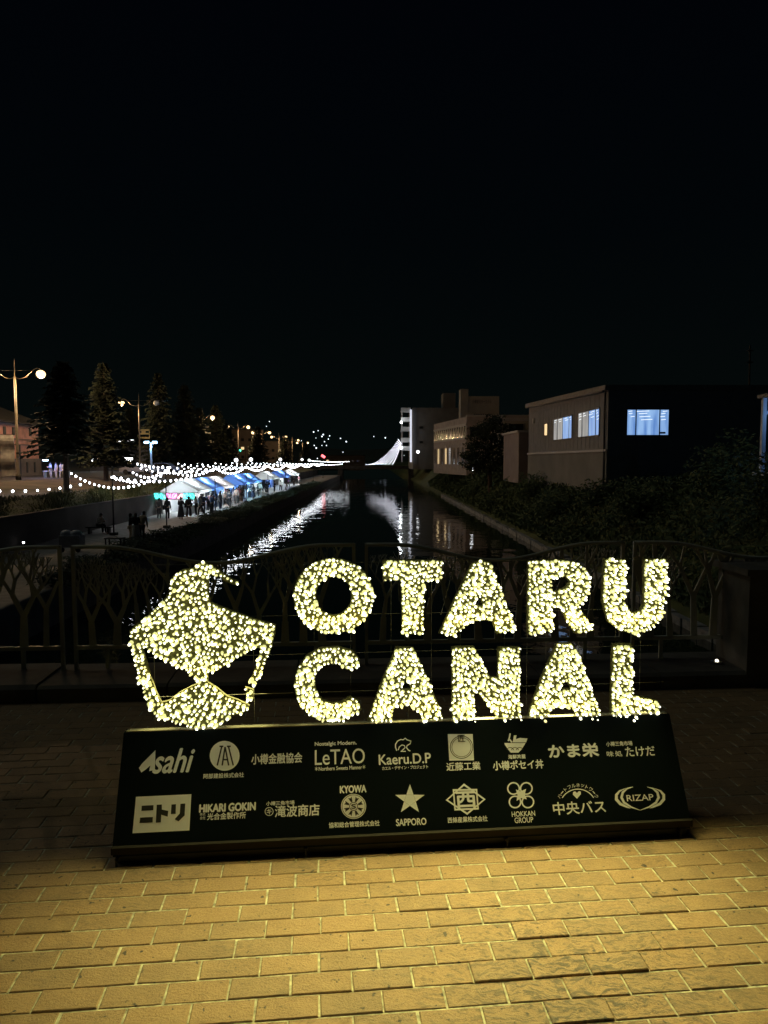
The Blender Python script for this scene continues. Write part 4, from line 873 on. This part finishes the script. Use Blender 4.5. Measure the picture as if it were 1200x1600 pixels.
for k in range(24): FC.rect(q, 1.0 * k + .1, 1.0 * k + .16, 2.6, 6.25, -.01, .02)
q.build('batten', M_hw, hs)
window(hs, FC, uy(60.2), uy(54.6), 3.5, 5.2, M_blue, (.22, .52, .86), [M_pal, M_pal, M_blue, M_blue])
window(hs, FC, uy(52.9), uy(47.9), 3.5, 5.25, M_blue, (.2, .52, .84), [M_pal, M_pal, M_blue, M_blue])
window(hs, FC, uy(63.5), uy(62.4), 4.0, 5.0, M_warm, ()); 
FF = Face((HX, HN), (HX + 12, HN))
if FF.n.y > 0: FF.n = -FF.n
window(hs, FF, 1.25, 3.95, 3.42, 5.05, M_blue, (.21, .78))
q = MB(); FF.rect(q, 3.4, 3.75, 3.5, 3.62, .03, .06); q.build('sill_clutter', M_dark, hs)
q = MB(); q.tube([FC(HF - HN - .35, 6.2, .1), FC(HF - HN - .35, .3, .1)], .06, 6); q.build('downpipe', M_iron, hs)
q = MB(); FC.rect(q, 2.2, 2.75, 5.3, 5.75, 0, .16); q.build('vent_hood', M_pale, hs)
q = MB(); FC.rect(q, 0, HF - HN, 6.2, 6.32, .1, .22) if False else q.bar(FC(.2, 6.92, .34), FC(HF - HN, 6.24, .34), .12, .10); q.build('gutter', M_iron, hs)
q = MB(); FC.rect(q, 0, HF - HN - .02, -.5, 2.34, -.02, .035); q.build('lower_cladding', M_grey, hs)
# lower annex between house and hall
an = empty('pink_annex', (14.6, 74, 0), 'low pinkish annex wall between the lit house and the hall', 'building')
block('wall', [(14.3, 71.5), (24, 71.5), (24, 84), (14.3, 80)], -.5, 4.6, mat('pink_render', (.34, .27, .25), .8, .1, .8), an); block('roof', [(14.1, 71.3), (24.2, 71.3), (24.2, 84.2), (14.1, 80.2)], 4.6, 4.8, M_pale, an)
# --- hall with two window rows
hl = empty('canal_hall', (13.9, 110, 0), 'brick-coloured hall with two long rows of windows facing the canal', 'building')
block('wall', [(13.9, 110), (10.8, 134), (24, 136), (24, 110)], -.5, 8.55, M_hall, hl)
H1 = Face((10.8, 134), (13.9, 110)); 
if H1.n.x > 0: H1.n = -H1.n
LH = (Vector((10.8, 134, 0)) - Vector((13.9, 110, 0))).length
for z in (5.1, 7.35): q = MB(); H1.rect(q, 0, LH - .02, z, z + .16, -.02, .12); q.build('cornice', M_pale, hl)
for k in range(15): window(hl, H1, .5 + k * 1.58, 1.55 + k * 1.58, 5.45, 7.15, M_glassd, wd=.17, fm=M_pale)
for k in range(8): window(hl, H1, .8 + k * 2.95, 2.0 + k * 2.95, 1.2, 3.9, M_warm if k in (1, 3) else (M_pal if k in (4,) else M_glassd), (.5,), wd=.22, fm=M_hall)
H2 = Face((13.9, 110), (24, 110))
if H2.n.y > 0: H2.n = -H2.n
window(hl, H2, .6, 3.4, 5.5, 6.9, M_glassd, (.33, .66)); block('parapet', [(13.85, 109.9), (24, 109.9), (24, 110.4), (13.85, 110.4)], 8.56, 8.8, M_pale, hl)
# --- chimney block and lettered penthouse block
cb = empty('lettered_block', (16, 122, 0), 'beige rooftop block with a row of dark characters and a tall chimney beside it', 'building')
def at(px, Y): return onY(px, 720, Y).x
block('wall', [(at(730, 122), 122), (at(779, 122), 122), (at(779, 122), 132), (at(730, 122), 132)], 8.0, onY(755, 619, 122).z, M_beige, cb)
block('chimney', [(at(719, 121.9), 121.8), (at(731, 121.9), 121.8), (at(731, 121.9), 124.5), (at(719, 121.9), 124.5)], 8.0, onY(725, 608, 122).z, M_beige, cb)
q = MB()
vs, fs = text_mesh('小樽運河ターミナル'); mx = max(v[0] for v in vs); my = max(v[1] for v in vs); pA, pB = onY(738, 630, 121.9), onY(768, 624.5, 121.9)
q.add([(pA.x + v[0] / mx * (pB.x - pA.x), 121.95, pA.z + v[1] / my * (pB.z - pA.z)) for v in vs], fs); q.build('lettering', M_frame, cb)
q = MB()
for k in range(8): x = at(741 + k * 3.4, 121.9); q.box((x, 121.97, onY(755, 648, 122).z), (.25, .1, .22))
q.build('vent_row', M_frame, cb)
# --- grey stair building
gb = empty('grey_stair_building', (9.5, 190, 0), 'plain grey block with an open white-lit stair tower at its left edge', 'building')
block('wall', [(at(645, 190), 190), (at(724, 190), 190), (at(724, 190), 215), (at(645, 190), 215)], -.5, onY(680, 637, 190).z, M_grey, gb)
block('penthouse', [(at(692, 191), 191), (at(711, 191), 191), (at(711, 191), 197), (at(692, 191), 197)], onY(680, 637, 190).z, onY(700, 614, 191).z, M_grey, gb)
for py in (668, 691): q = MB(); c = onY(658, py, 189.95); q.box(c, (.9, .12, .6)); q.build('window', M_dark, gb)
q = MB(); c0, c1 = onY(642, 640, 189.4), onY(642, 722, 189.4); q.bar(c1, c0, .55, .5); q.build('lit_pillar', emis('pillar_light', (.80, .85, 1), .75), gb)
for py in (643, 658, 673, 690, 703):
    q = MB(); c = onY(634, py, 190); q.box(c + Vector((0, .8, 0)), (2.6, 2.6, .28)); q.box(c + Vector((0, -.5, .55)), (2.6, .08, .9)); q.build('landing', mat('landing_white', (.62, .62, .60), .7, .1), gb)
q = MB(); c = onY(628, 643, 190.6); q.bar(onY(628, 722, 190.6), c, .35, .35); q.build('stair_post', M_pale, gb)
for py in (660, 700): q = MB(); c = onY(627, py, 188.4); q.ball(c, .32, 8, 6); l_ = q.build('flood_lamp', emis('white_flood', (.9, .95, 1), 8), gb, True); lamp('flood_light', l_, c + Vector((-.2, -.6, .3)), 110, (.9, .95, 1), .2)
# --- beige wing
bw_ = empty('beige_wing', (20, 105, 0), 'flat beige wing behind the pine tree right of the lettered block', 'building')
block('wall', [(at(781, 100), 100), (at(826, 100), 100), (at(826, 100), 108), (at(781, 100), 108)], -.5, onY(800, 651, 100).z, M_beige, bw_)
q = MB(); c = onY(806, 676, 99.9); q.box(c, (2.0, .2, 2.4)); q.build('doorway', M_dark, bw_); q = MB(); c = onY(803, 655, 99.85); q.box(c, (4.0, .35, .5)); q.build('eave', M_pale, bw_)
# --- blue lit shelter far right
pS = onY(1190, 738, 30); sh = empty('blue_lit_shelter', pS, 'blue-lit steel shelter frame at the right edge of the picture', 'shelter')
M_bs = mat('shelter_steel', (.55, .62, .75), .5, .1, 2); zt = onY(1190, 622, 30).z
for dx, dy in ((0, 0), (2.6, 0), (.35, -2.4), (2.6, -2.4)): q = MB(); q.bar(pS + Vector((dx, dy, 0)), Vector((pS.x + dx, pS.y + dy, zt)), .16, .16); q.build('post', M_bs, sh)
q = MB(); q.box(pS + Vector((1.35, -1.2, -.06)), (3.2, 3.0, .14)); q.build('deck', M_bs, sh); q = MB(); q.box((pS.x + 1.3, pS.y - 1.2, zt + .08), (2.9, 3.0, .16)); q.build('roof', M_dark, sh)
q = MB(); q.bar(Vector((pS.x, pS.y, zt - .75)), Vector((pS.x + .6, pS.y, zt - .15)), .09, .09); q.build('brace', M_bs, sh); q = MB(); q.box(pS + Vector((1.5, -1.2, -.9)), (2.4, 2.4, 1.5)); q.build('base', M_dkcon, sh)
q = MB(); q.box((pS.x + 1.0, pS.y - .1, onY(1190, 722, 30).z), (2.2, .05, .06)); q.build('rail', M_bs, sh)
q = MB(); q.box((pS.x + 1.2, pS.y - .8, zt - .12), (.9, .12, .06)); t_ = q.build('tube_lamp', emis('blue_tube', (.35, .6, 1), 6), sh); lamp('shelter_light', t_, (pS.x + 1.0, pS.y - .8, zt - .6), 30, (.3, .55, 1), .1)
am = empty('antenna_mast', onY(1172, 640, 58), 'thin dark antenna mast rising behind the dark house', 'mast'); p = onY(1172, 640, 58)
q = MB(); q.tube([p - Vector((0, 0, 6)), onY(1172, 540, 58)], .07, 6); q.build('mast', M_iron, am)
for py in (548, 566): q = MB(); c = onY(1172, py, 58); q.box(c, (.5, .1, .08)); q.build('crossbar', M_iron, am)
# ================================================================ FAR END
fb = empty('far_bridge', (0, 233, -.5), 'low dark bridge closing the far end of the canal', 'bridge')
q = MB(); q.box((0, 236, -.45), (60, 6, 1.0)); q.build('deck', M_dkcon, fb); q = MB(); q.box((0, 233.1, .6), (60, .1, .12)); q.build('railing', M_iron, fb)
for x in (-11.8, 11.4): q = MB(); q.box((x, 236, -2.8), (1.6, 6, 3.7)); q.build('abutment', M_dkcon, fb)
M_bld = mat('far_building', (.20, .17, .15), .85, .15, .3)
for px, w_, ytop, Y, lb in ((385, 44, 672, 300, 'dim far building between the twin-lit lamp and the next lamps'), (432, 40, 690, 330, 'low dim far building behind the far tents'), (535, 70, 712, 420, 'long low dark building at the end of the canal'), (330, 30, 690, 230, 'small dim building behind the third street lamp')):
    c = onY(px, 735, Y); W_ = w_ * Y / FPX; H_ = (735 - ytop) * Y / FPX; bld = empty('distant_building', c, lb, 'building', 'distant buildings across the road')
    q = MB(); q.box(c + Vector((0, 4, H_ / 2)), (W_, 8, H_)); q.build('wall', M_bld, bld); q = MB(); q.box(c + Vector((0, 4, H_ + .15)), (W_ + .6, 8.6, .3)); q.build('roof', M_roof, bld)
    for i in range(max(2, int(W_ / 3))):
        for j in range(max(1, int(H_ / 4))):
            q = MB(); q.box(c + Vector((-W_ / 2 + 1.5 + i * 3, -.02, 2 + j * 3.6)), (1.2, .1, 1.2)); q.build('window', M_warm if random.random() < .22 else M_glassd, bld)
# shop across the road with lit strip and two floodlights
c = onY(185, 748, 118); so = empty('roadside_shop', c, 'dim roadside shop with a broken row of white lights behind the conifers', 'shop')
W_ = 9.0; q = MB(); q.box(c + Vector((1, 5, 2.6)), (W_ + 3, 8, 5.2)); q.build('wall', mat('shop_wall', (.16, .16, .18), .8, .2, .7), so)
q = MB()
for px in (176, 181, 188, 194, 199, 206): q.box(onY(px, 689 - (px - 190) * .05, 117.8), (.6 if px % 3 else .35, .1, .22))
q.build('light_strip', emis('shop_strip', (.95, .95, 1), 2.5), so)
for px, py in ((150, 718), (201, 718)): q = MB(); q.box(onY(px, py, 112), (1.1, .5, .55)); f_ = q.build('floodlight', emis('shop_flood', (.95, .98, 1), 7), so); lamp('flood_light', f_, onY(px, py, 111.2), 130, (.9, .95, 1), .15)
# parked cars on the road side: simple shaped bodies with wheels and windows
def car(px, Y, m, label):
    c = onY(px, 720, Y); c.z = .02; r_ = empty('parked_car', c, label, 'car', 'cars parked across the road')
    prof = [(-2.1, .35), (-2.12, .75), (-1.5, .92), (-.9, 1.42), (.75, 1.45), (1.45, .98), (2.05, .85), (2.1, .35)]
    q = MB(); q.prism(prof, lambda a, b, t: c + Vector((a, t, b)), -.82, .82); q.build('body', m, r_)
    q = MB(); q.prism([(-1.25, .96), (-.82, 1.36), (.68, 1.38), (1.2, .98)], lambda a, b, t: c + Vector((a, t, b)), -.835, .835); q.build('window', M_glassd, r_)
    for x in (-1.3, 1.3):
        for y in (-.75, .75): q = MB(); q.tube([c + Vector((x, y - .1, .32)), c + Vector((x, y + .1, .32))], .32, 12); q.build('wheel', M_dark, r_)
    for y in (-.6, .6): q = MB(); q.box(c + Vector((2.08, y, .7)), (.08, .25, .12)); q.build('headlight', M_pale, r_)
car(215, 92, mat('car_silver', (.5, .52, .55), .35, .05, 3, 0, .5), 'silver parked car left of the yellow-signed lamp pole')
car(255, 100, mat('car_blue', (.2, .3, .6), .35, .05, 3, 0, .3), 'bluish parked car right of the blue floodlit post')
# town lights on the far hill
q = MB(); rr = random.Random(21)
for _ in range(10):
    x = rr.uniform(-150, -70) if rr.random() < .75 else rr.uniform(-70, 60); y = 880 + rr.random() * 40; z = rr.uniform(6, 50) if x < -75 else rr.uniform(3, 14); q.ball((x, y, z), rr.uniform(.4, .7), 5, 4)
for px, py in ((490, 675), (497, 673), (505, 679), (503, 682), (515, 681), (513, 686), (532, 685), (491, 696), (494, 700), (510, 696), (503, 696), (584, 682), (602, 684), (541, 690), (507, 690)): q.ball(onY(px, py, 900), rr.uniform(.55, 1.0), 5, 4)
tag(q.build('town_lights', emis('town_glow', (.8, .9, 1), 2.2)), kind='stuff')
rl_ = empty('red_beacon', onY(505, 713, 240), 'small red sign light at the far end of the string lights', 'light'); q = MB(); q.box(onY(505, 713, 240), (1.4, .2, .8), Euler((0, .6, 0)).to_matrix()); q.build('lamp', emis('red_glow', (1, .12, .15), 3.5), rl_); q = MB(); p = onY(505, 713, 240); q.tube([p - Vector((0, 0, 3)), p], .06, 5); q.build('post', M_iron, rl_)
tl = empty('traffic_light', onY(378, 704, 175), 'green traffic light under the twin-lit street lamp', 'traffic light'); p = onY(378, 704, 175); q = MB(); q.box(p, (1.3, .25, .5)); q.build('housing', M_dark, tl); q = MB(); q.ball(p + Vector((-.4, -.15, 0)), .24, 8, 6); q.build('lens', emis('green_signal', (.05, 1, .6), 4), tl); q = MB(); q.tube([(p.x + .8, p.y + .2, 0), (p.x + .8, p.y + .2, p.z + .3)], .07, 6); q.bar(Vector((p.x + .8, p.y + .2, p.z + .2)), p + Vector((0, .2, .2)), .06, .06); q.build('pole', M_iron, tl)
# ================================================================ PEOPLE
M_skin = mat('skin', (.50, .33, .25), .6, .06, 12); M_hair = mat('black_hair', (.015, .012, .01), .5, .2, 30)
def skin_mesh(nodes, edges, rad, sub=1):
    names = list(nodes); me = bpy.data.meshes.new('s'); me.from_pydata([nodes[n] for n in names], [(names.index(a), names.index(b)) for a, b in edges], [])
    o = bpy.data.objects.new('s', me); COL.objects.link(o); md = o.modifiers.new('k', 'SKIN'); md.use_smooth_shade = True
    if not me.skin_vertices: me.skin_vertices.new()
    for i, n in enumerate(names):
        r = rad[n]; me.skin_vertices[0].data[i].radius = r if isinstance(r, tuple) else (r, r); me.skin_vertices[0].data[i].use_root = (i == 0)
    if sub: s_ = o.modifiers.new('b', 'SUBSURF'); s_.levels = sub; s_.render_levels = sub
    bpy.context.view_layer.update(); dg = bpy.context.evaluated_depsgraph_get(); r_ = bpy.data.meshes.new_from_object(o.evaluated_get(dg)); bpy.data.objects.remove(o); bpy.data.meshes.remove(me); return r_
def skeleton(pose):
    sit = pose == 'sit'; N = {}; lean = {'lean': .18, 'sit': .12}.get(pose, .02); hz = .52 if sit else .93
    N['hip'] = (0, 0, hz); N['waist'] = (0, -lean * .4, hz + .16); N['chest'] = (0, -lean * 1.0, hz + .36); N['neck'] = (0, -lean * 1.4, hz + .52); N['nape'] = (0, -lean * 1.6 - .01, hz + .57); N['head'] = (0, -lean * 1.8 - .015, hz + .66); N['crown'] = (0, -lean * 1.8, hz + .745)
    for s_, t in ((-1, 'l'), (1, 'r')):
        ph = s_ if pose == 'walk' else 0
        N['sh' + t] = (.17 * s_, -lean * 1.1, hz + .475)
        if pose in ('hold', 'sit'): N['el' + t] = (.23 * s_, -lean - .05, hz + .20); N['wr' + t] = (.11 * s_, -lean - .27, hz + .27)
        else: N['el' + t] = (.235 * s_, -lean * .8 + .02 - .08 * ph, hz + .19); N['wr' + t] = (.25 * s_, -lean * .8 - .05 - .20 * ph, hz - .05)
        w_ = Vector(N['wr' + t]); d = (w_ - Vector(N['el' + t])).normalized(); a = Vector((0, 1, 0)) - d * d.y; a.normalize(); pm = w_ + d * .07; N['pm' + t] = tuple(pm)
        for k in range(4): b_ = pm + a * (.026 - .0173 * k) + d * .015; L = (.062, .075, .07, .052)[k]; N[f'f{k}a' + t] = tuple(b_ + d * L * .5); N[f'f{k}b' + t] = tuple(b_ + d * L * .95 + Vector((-s_ * .018, 0, 0)))
        N['tha' + t] = tuple(w_ + d * .03 - a * .035); N['thb' + t] = tuple(w_ + d * .07 - a * .055)
        if sit: N['th' + t] = (.09 * s_, 0, hz - .0); N['kn' + t] = (.11 * s_, -.42, hz + .02); N['an' + t] = (.11 * s_, -.46, .09); N['to' + t] = (.12 * s_, -.64, .035)
        else: N['th' + t] = (.09 * s_, 0, hz - .06); N['kn' + t] = (.10 * s_, -.03 + .14 * ph, .50); N['an' + t] = (.10 * s_, .03 + .20 * ph + (.06 if ph > 0 else 0), .085); N['to' + t] = (.115 * s_, -.13 + .20 * ph, .03)
    return N
def person_mesh(pose, skirt=False):
    N = skeleton(pose); E = [('hip', 'waist'), ('waist', 'chest'), ('chest', 'neck'), ('neck', 'nape'), ('nape', 'head'), ('head', 'crown')]
    Rr = {'hip': (.135, .105), 'waist': (.12, .09), 'chest': (.15, .105), 'neck': .058, 'nape': .055, 'head': (.082, .098), 'crown': .06}
    for t in 'lr':
        E += [('chest', 'sh' + t), ('sh' + t, 'el' + t), ('el' + t, 'wr' + t), ('wr' + t, 'pm' + t), ('hip', 'th' + t), ('th' + t, 'kn' + t), ('kn' + t, 'an' + t), ('an' + t, 'to' + t), ('wr' + t, 'tha' + t), ('tha' + t, 'thb' + t)]
        Rr.update({'sh' + t: .058, 'el' + t: .042, 'wr' + t: .028, 'pm' + t: .034, 'th' + t: .088, 'kn' + t: .058, 'an' + t: .038, 'to' + t: (.036, .028), 'tha' + t: .012, 'thb' + t: .010})
        for k in range(4): E += [('pm' + t, f'f{k}a' + t), (f'f{k}a' + t, f'f{k}b' + t)]; Rr[f'f{k}a' + t] = .009; Rr[f'f{k}b' + t] = .008
    body = skin_mesh(N, E, Rr)
    # nose and eyes as small shapes of the same mesh
    h = Vector(N['head']); bmm = bmesh.new(); bmm.from_mesh(body)
    def blob(c, r): 
        m_ = bmesh.ops.create_icosphere(bmm, subdivisions=1, radius=r); bmesh.ops.translate(bmm, vec=c, verts=m_['verts'])
    blob(h + Vector((0, -.098, -.01)), .017); blob(h + Vector((-.083, 0, 0)), .022); blob(h + Vector((.083, 0, 0)), .022); bmm.to_mesh(body); bmm.free()
    for p in body.polygons: p.use_smooth = True
    TN = {k: N[k] for k in N if k in ('hip', 'waist', 'chest', 'neck') or k[:2] in ('sh', 'el', 'wr')}; TE = [e_ for e_ in E if e_[0] in TN and e_[1] in TN]
    TR = {}
    for k in TN: r = Rr[k]; TR[k] = tuple(x + .018 for x in r) if isinstance(r, tuple) else r + (.02 if k != 'neck' else .01)
    topm = skin_mesh(TN, TE, TR)
    if skirt:
        q = MB(); hz = N['hip'][2]; q.lathe([(.155, hz + .08), (.19, hz - .15), (.24, .45), (.28, .22), (.26, .22)], (0, 0, 0), 12); o = q.build('s', M_skin); botm = o.data; bpy.data.objects.remove(o)
    else:
        LN_ = {k: N[k] for k in N if k == 'hip' or k[:2] in ('th', 'kn', 'an') and not k.startswith('tha') and not k.startswith('thb')}; LE = [e_ for e_ in E if e_[0] in LN_ and e_[1] in LN_]
        LR = {k: (tuple(x + .014 for x in Rr[k]) if isinstance(Rr[k], tuple) else Rr[k] + .02) for k in LN_}; botm = skin_mesh(LN_, LE, LR)
    q = MB(); q.ball(h + Vector((0, .022, .035)), 1.0, 12, 8, (.098, .108, .098)); 
    q.ball(h + Vector((0, .06, -.03)), 1.0, 10, 6, (.085, .06, .10)); o = q.build('s', M_hair, None, True); hairm = o.data; bpy.data.objects.remove(o)
    return body, topm, botm, hairm
LIB = {}
CLO = {k: mat('cloth_' + k, c, .85, .15, 6) for k, c in dict(black=(.015, .015, .018), navy=(.02, .03, .06), grey=(.12, .12, .12), white=(.62, .61, .58), tan=(.60, .48, .32), brown=(.10, .07, .05), blue=(.08, .14, .30), pale=(.58, .55, .50), rose=(.32, .10, .14)).items()}
def person(loc, rz, pose, top, bot, label, group=None, skirt=False, h=1.0, bag=None):
    key = (pose, skirt)
    if key not in LIB: LIB[key] = person_mesh(pose, skirt)
    r_ = empty('person', loc, label, 'person', group, rz); r_.scale = (h, h, h); OFF[r_.name] = Vector()
    for nm, me, m in zip(('body', 'top', 'skirt' if skirt else 'trousers', 'hair'), LIB[key], (M_skin, CLO[top], CLO[bot], M_hair)):
        if not me.materials: me.materials.append(m)
        o = bpy.data.objects.new(nm, me); COL.objects.link(o); o.parent = r_; o.material_slots[0].link = 'OBJECT'; o.material_slots[0].material = m
    if bag:
        q = MB(); q.box((.20, .10, .95), (.16, .30, .34), taper=.8); q.build('bag', CLO[bag], r_)
    return r_
def ptf(px, py): return onz(px, py, QZ)
person(ptf(213, 847), R(200), 'hold', 'black', 'pale', 'person in a black top and long pale skirt on the near quay', skirt=True, h=.98)
person(ptf(222, 845), R(170), 'lean', 'tan', 'black', 'person in a tan jacket and dark trousers leaning forward on the near quay', h=1.0)
person(ptf(204, 846), R(120), 'hold', 'black', 'tan', 'person in black with tan trousers left of the pale-skirted person', h=.95)
b_ = ptf(155, 834); bench = empty('quay_bench', b_, 'low dark bench under the seated person by the wall', 'bench'); q = MB(); q.box(b_ + Vector((0, .05, .42)), (1.6, .45, .07)); q.build('seat', M_dkcon, bench)
for dx in (-.6, .6): q = MB(); q.box(b_ + Vector((dx, .05, .19)), (.12, .4, .38)); q.build('leg', M_dkcon, bench)
person(b_ + Vector((0, .05, .02)), R(60), 'sit', 'white', 'black', 'person in a white shirt sitting on the dark bench by the wall')
q0 = ptf(150, 0 + 842)
GQ = 'people queuing along the tents'; LQ = 'dark-clothed person standing in the queue beside the lit tents'
rr = random.Random(33)
UN = {0: 'tall dark person at the left end of the front tent', 1: 'person in a grey top left of the front tent, before the neon board', 2: 'dark person in a long skirt alone in the front tent light', 3: 'person in navy clothes right of the long-skirted person'}
F_ = [(262, 812, 'black', 'black', 'stand', False), (249, 811, 'grey', 'grey', 'stand', False), (283, 812, 'black', 'black', 'hold', True), (295, 807, 'navy', 'navy', 'stand', False)]
for i, (px, py, a, c, po, sk) in enumerate(F_): person(ptf(px, py), rr.uniform(-.6, .6) + R(160), po, a, c, UN[i], GQ, sk, rr.uniform(.97, 1.06), 'black' if i == 0 else None)
xs = [(305, 808), (311, 806), (322, 806), (330, 801), (327, 804), (338, 799), (346, 797), (352, 793), (358, 793), (364, 789), (371, 788), (377, 784), (383, 784), (389, 781), (396, 779), (401, 779), (407, 776), (415, 774), (422, 771), (430, 769), (438, 767), (446, 764), (454, 762), (461, 760), (468, 757)] + [(335 + 7 * k, 803 - 3.1 * k) for k in range(16)]
cl = list(CLO)
for i, (px, py) in enumerate(xs):
    p = ptf(px, py); p.x -= rr.uniform(-.2, .9) + (.5 if i > 24 else 0); t_, b2 = rr.choice(['black', 'navy', 'brown', 'grey', 'blue', 'black', 'rose', 'pale']), rr.choice(['black', 'navy', 'brown', 'grey', 'black'])
    person(p, rr.uniform(0, 6.28), rr.choice(['stand', 'hold', 'walk', 'stand']), t_, b2, LQ, GQ, rr.random() < .2, rr.uniform(.94, 1.06), rr.choice([None, None, 'black', 'brown']))
# vendors and visitors at the blue-lit roadside stall
p = onY(87, 748, 74); st = empty('roadside_stall', p, 'blue-lit roadside stall table beside the red brick building', 'stall')
q = MB(); q.box(p + Vector((0, .3, .78)), (2.6, .7, .06)); q.build('tabletop', mat('stall_white', (.7, .75, .85), .6, .05), st)
for dx in (-1.2, 1.2): q = MB(); q.box(p + Vector((dx, .3, .37)), (.06, .6, .74)); q.build('leg', M_leg, st)
q = MB(); q.box(p + Vector((0, .1, .05)), (2.9, 1.4, .06)); q.build('platform', mat('stall_white', (.7, .75, .85), .6, .05), st)
q = MB(); q.box(p + Vector((-.9, -.2, 1.9)), (.5, .15, .14)); f_ = q.build('lamp', emis('stall_lamp', (.5, .7, 1), 9), st); lamp('stall_light', f_, p + Vector((-.3, -1.2, 1.9)), 150, (.10, .26, 1.0), .15)
for dx, t_, po, lb in ((-.3, 'white', 'hold', 'person in white at the left of the blue-lit stall'), (.25, 'pale', 'stand', 'person in pale clothes in the middle of the blue-lit stall'), (.8, 'white', 'walk', 'person in white stepping right of the blue-lit stall')):
    person(p + Vector((dx, -.35, .0)), rr.uniform(-1, 1), po, t_, 'pale', lb)
# bagged cart and small table behind the fence
p = ptf(113, 862); ct = empty('covered_cart', p, 'grey covered cart heaped with pale bags behind the fence post', 'cart')
q = MB(); q.box(p + Vector((0, 0, .55)), (1.05, .7, .6)); q.build('tub', mat('grey_plastic', (.5, .52, .58), .6, .15, 4), ct)
for dx in (-.28, .22): q = MB(); q.ball(p + Vector((dx, 0, .92)), .28, 10, 7, (1.1, .9, .75)); q.build('bag', mat('pale_bag', (.68, .69, .76), .6, .2, 5, .4), ct, True)
for dx in (-.4, .4): q = MB(); q.tube([p + Vector((dx, -.3, .13)), p + Vector((dx, -.24, .13))], .13, 10); q.build('wheel', M_dark, ct)
p = ptf(180, 862); tb = empty('small_table', p, 'small dark table with a white cup behind the fence', 'table'); q = MB(); q.box(p + Vector((0, 0, .7)), (.9, .6, .05)); q.build('tabletop', M_dkcon, tb)
for dx in (-.38, .38):
    for dy in (-.24, .24): q = MB(); q.box(p + Vector((dx, dy, .34)), (.05, .05, .68)); q.build('leg', M_iron, tb)
q = MB(); q.lathe([(.03, .725), (.045, .84), (.04, .84)], p + Vector((.1, -.1, 0)), 8); tag(q.build('paper_cup', mat('paper_white', (.8, .8, .8), .6, .05)), 'white paper cup on the small dark table', 'cup')
bpy.context.view_layer.update()
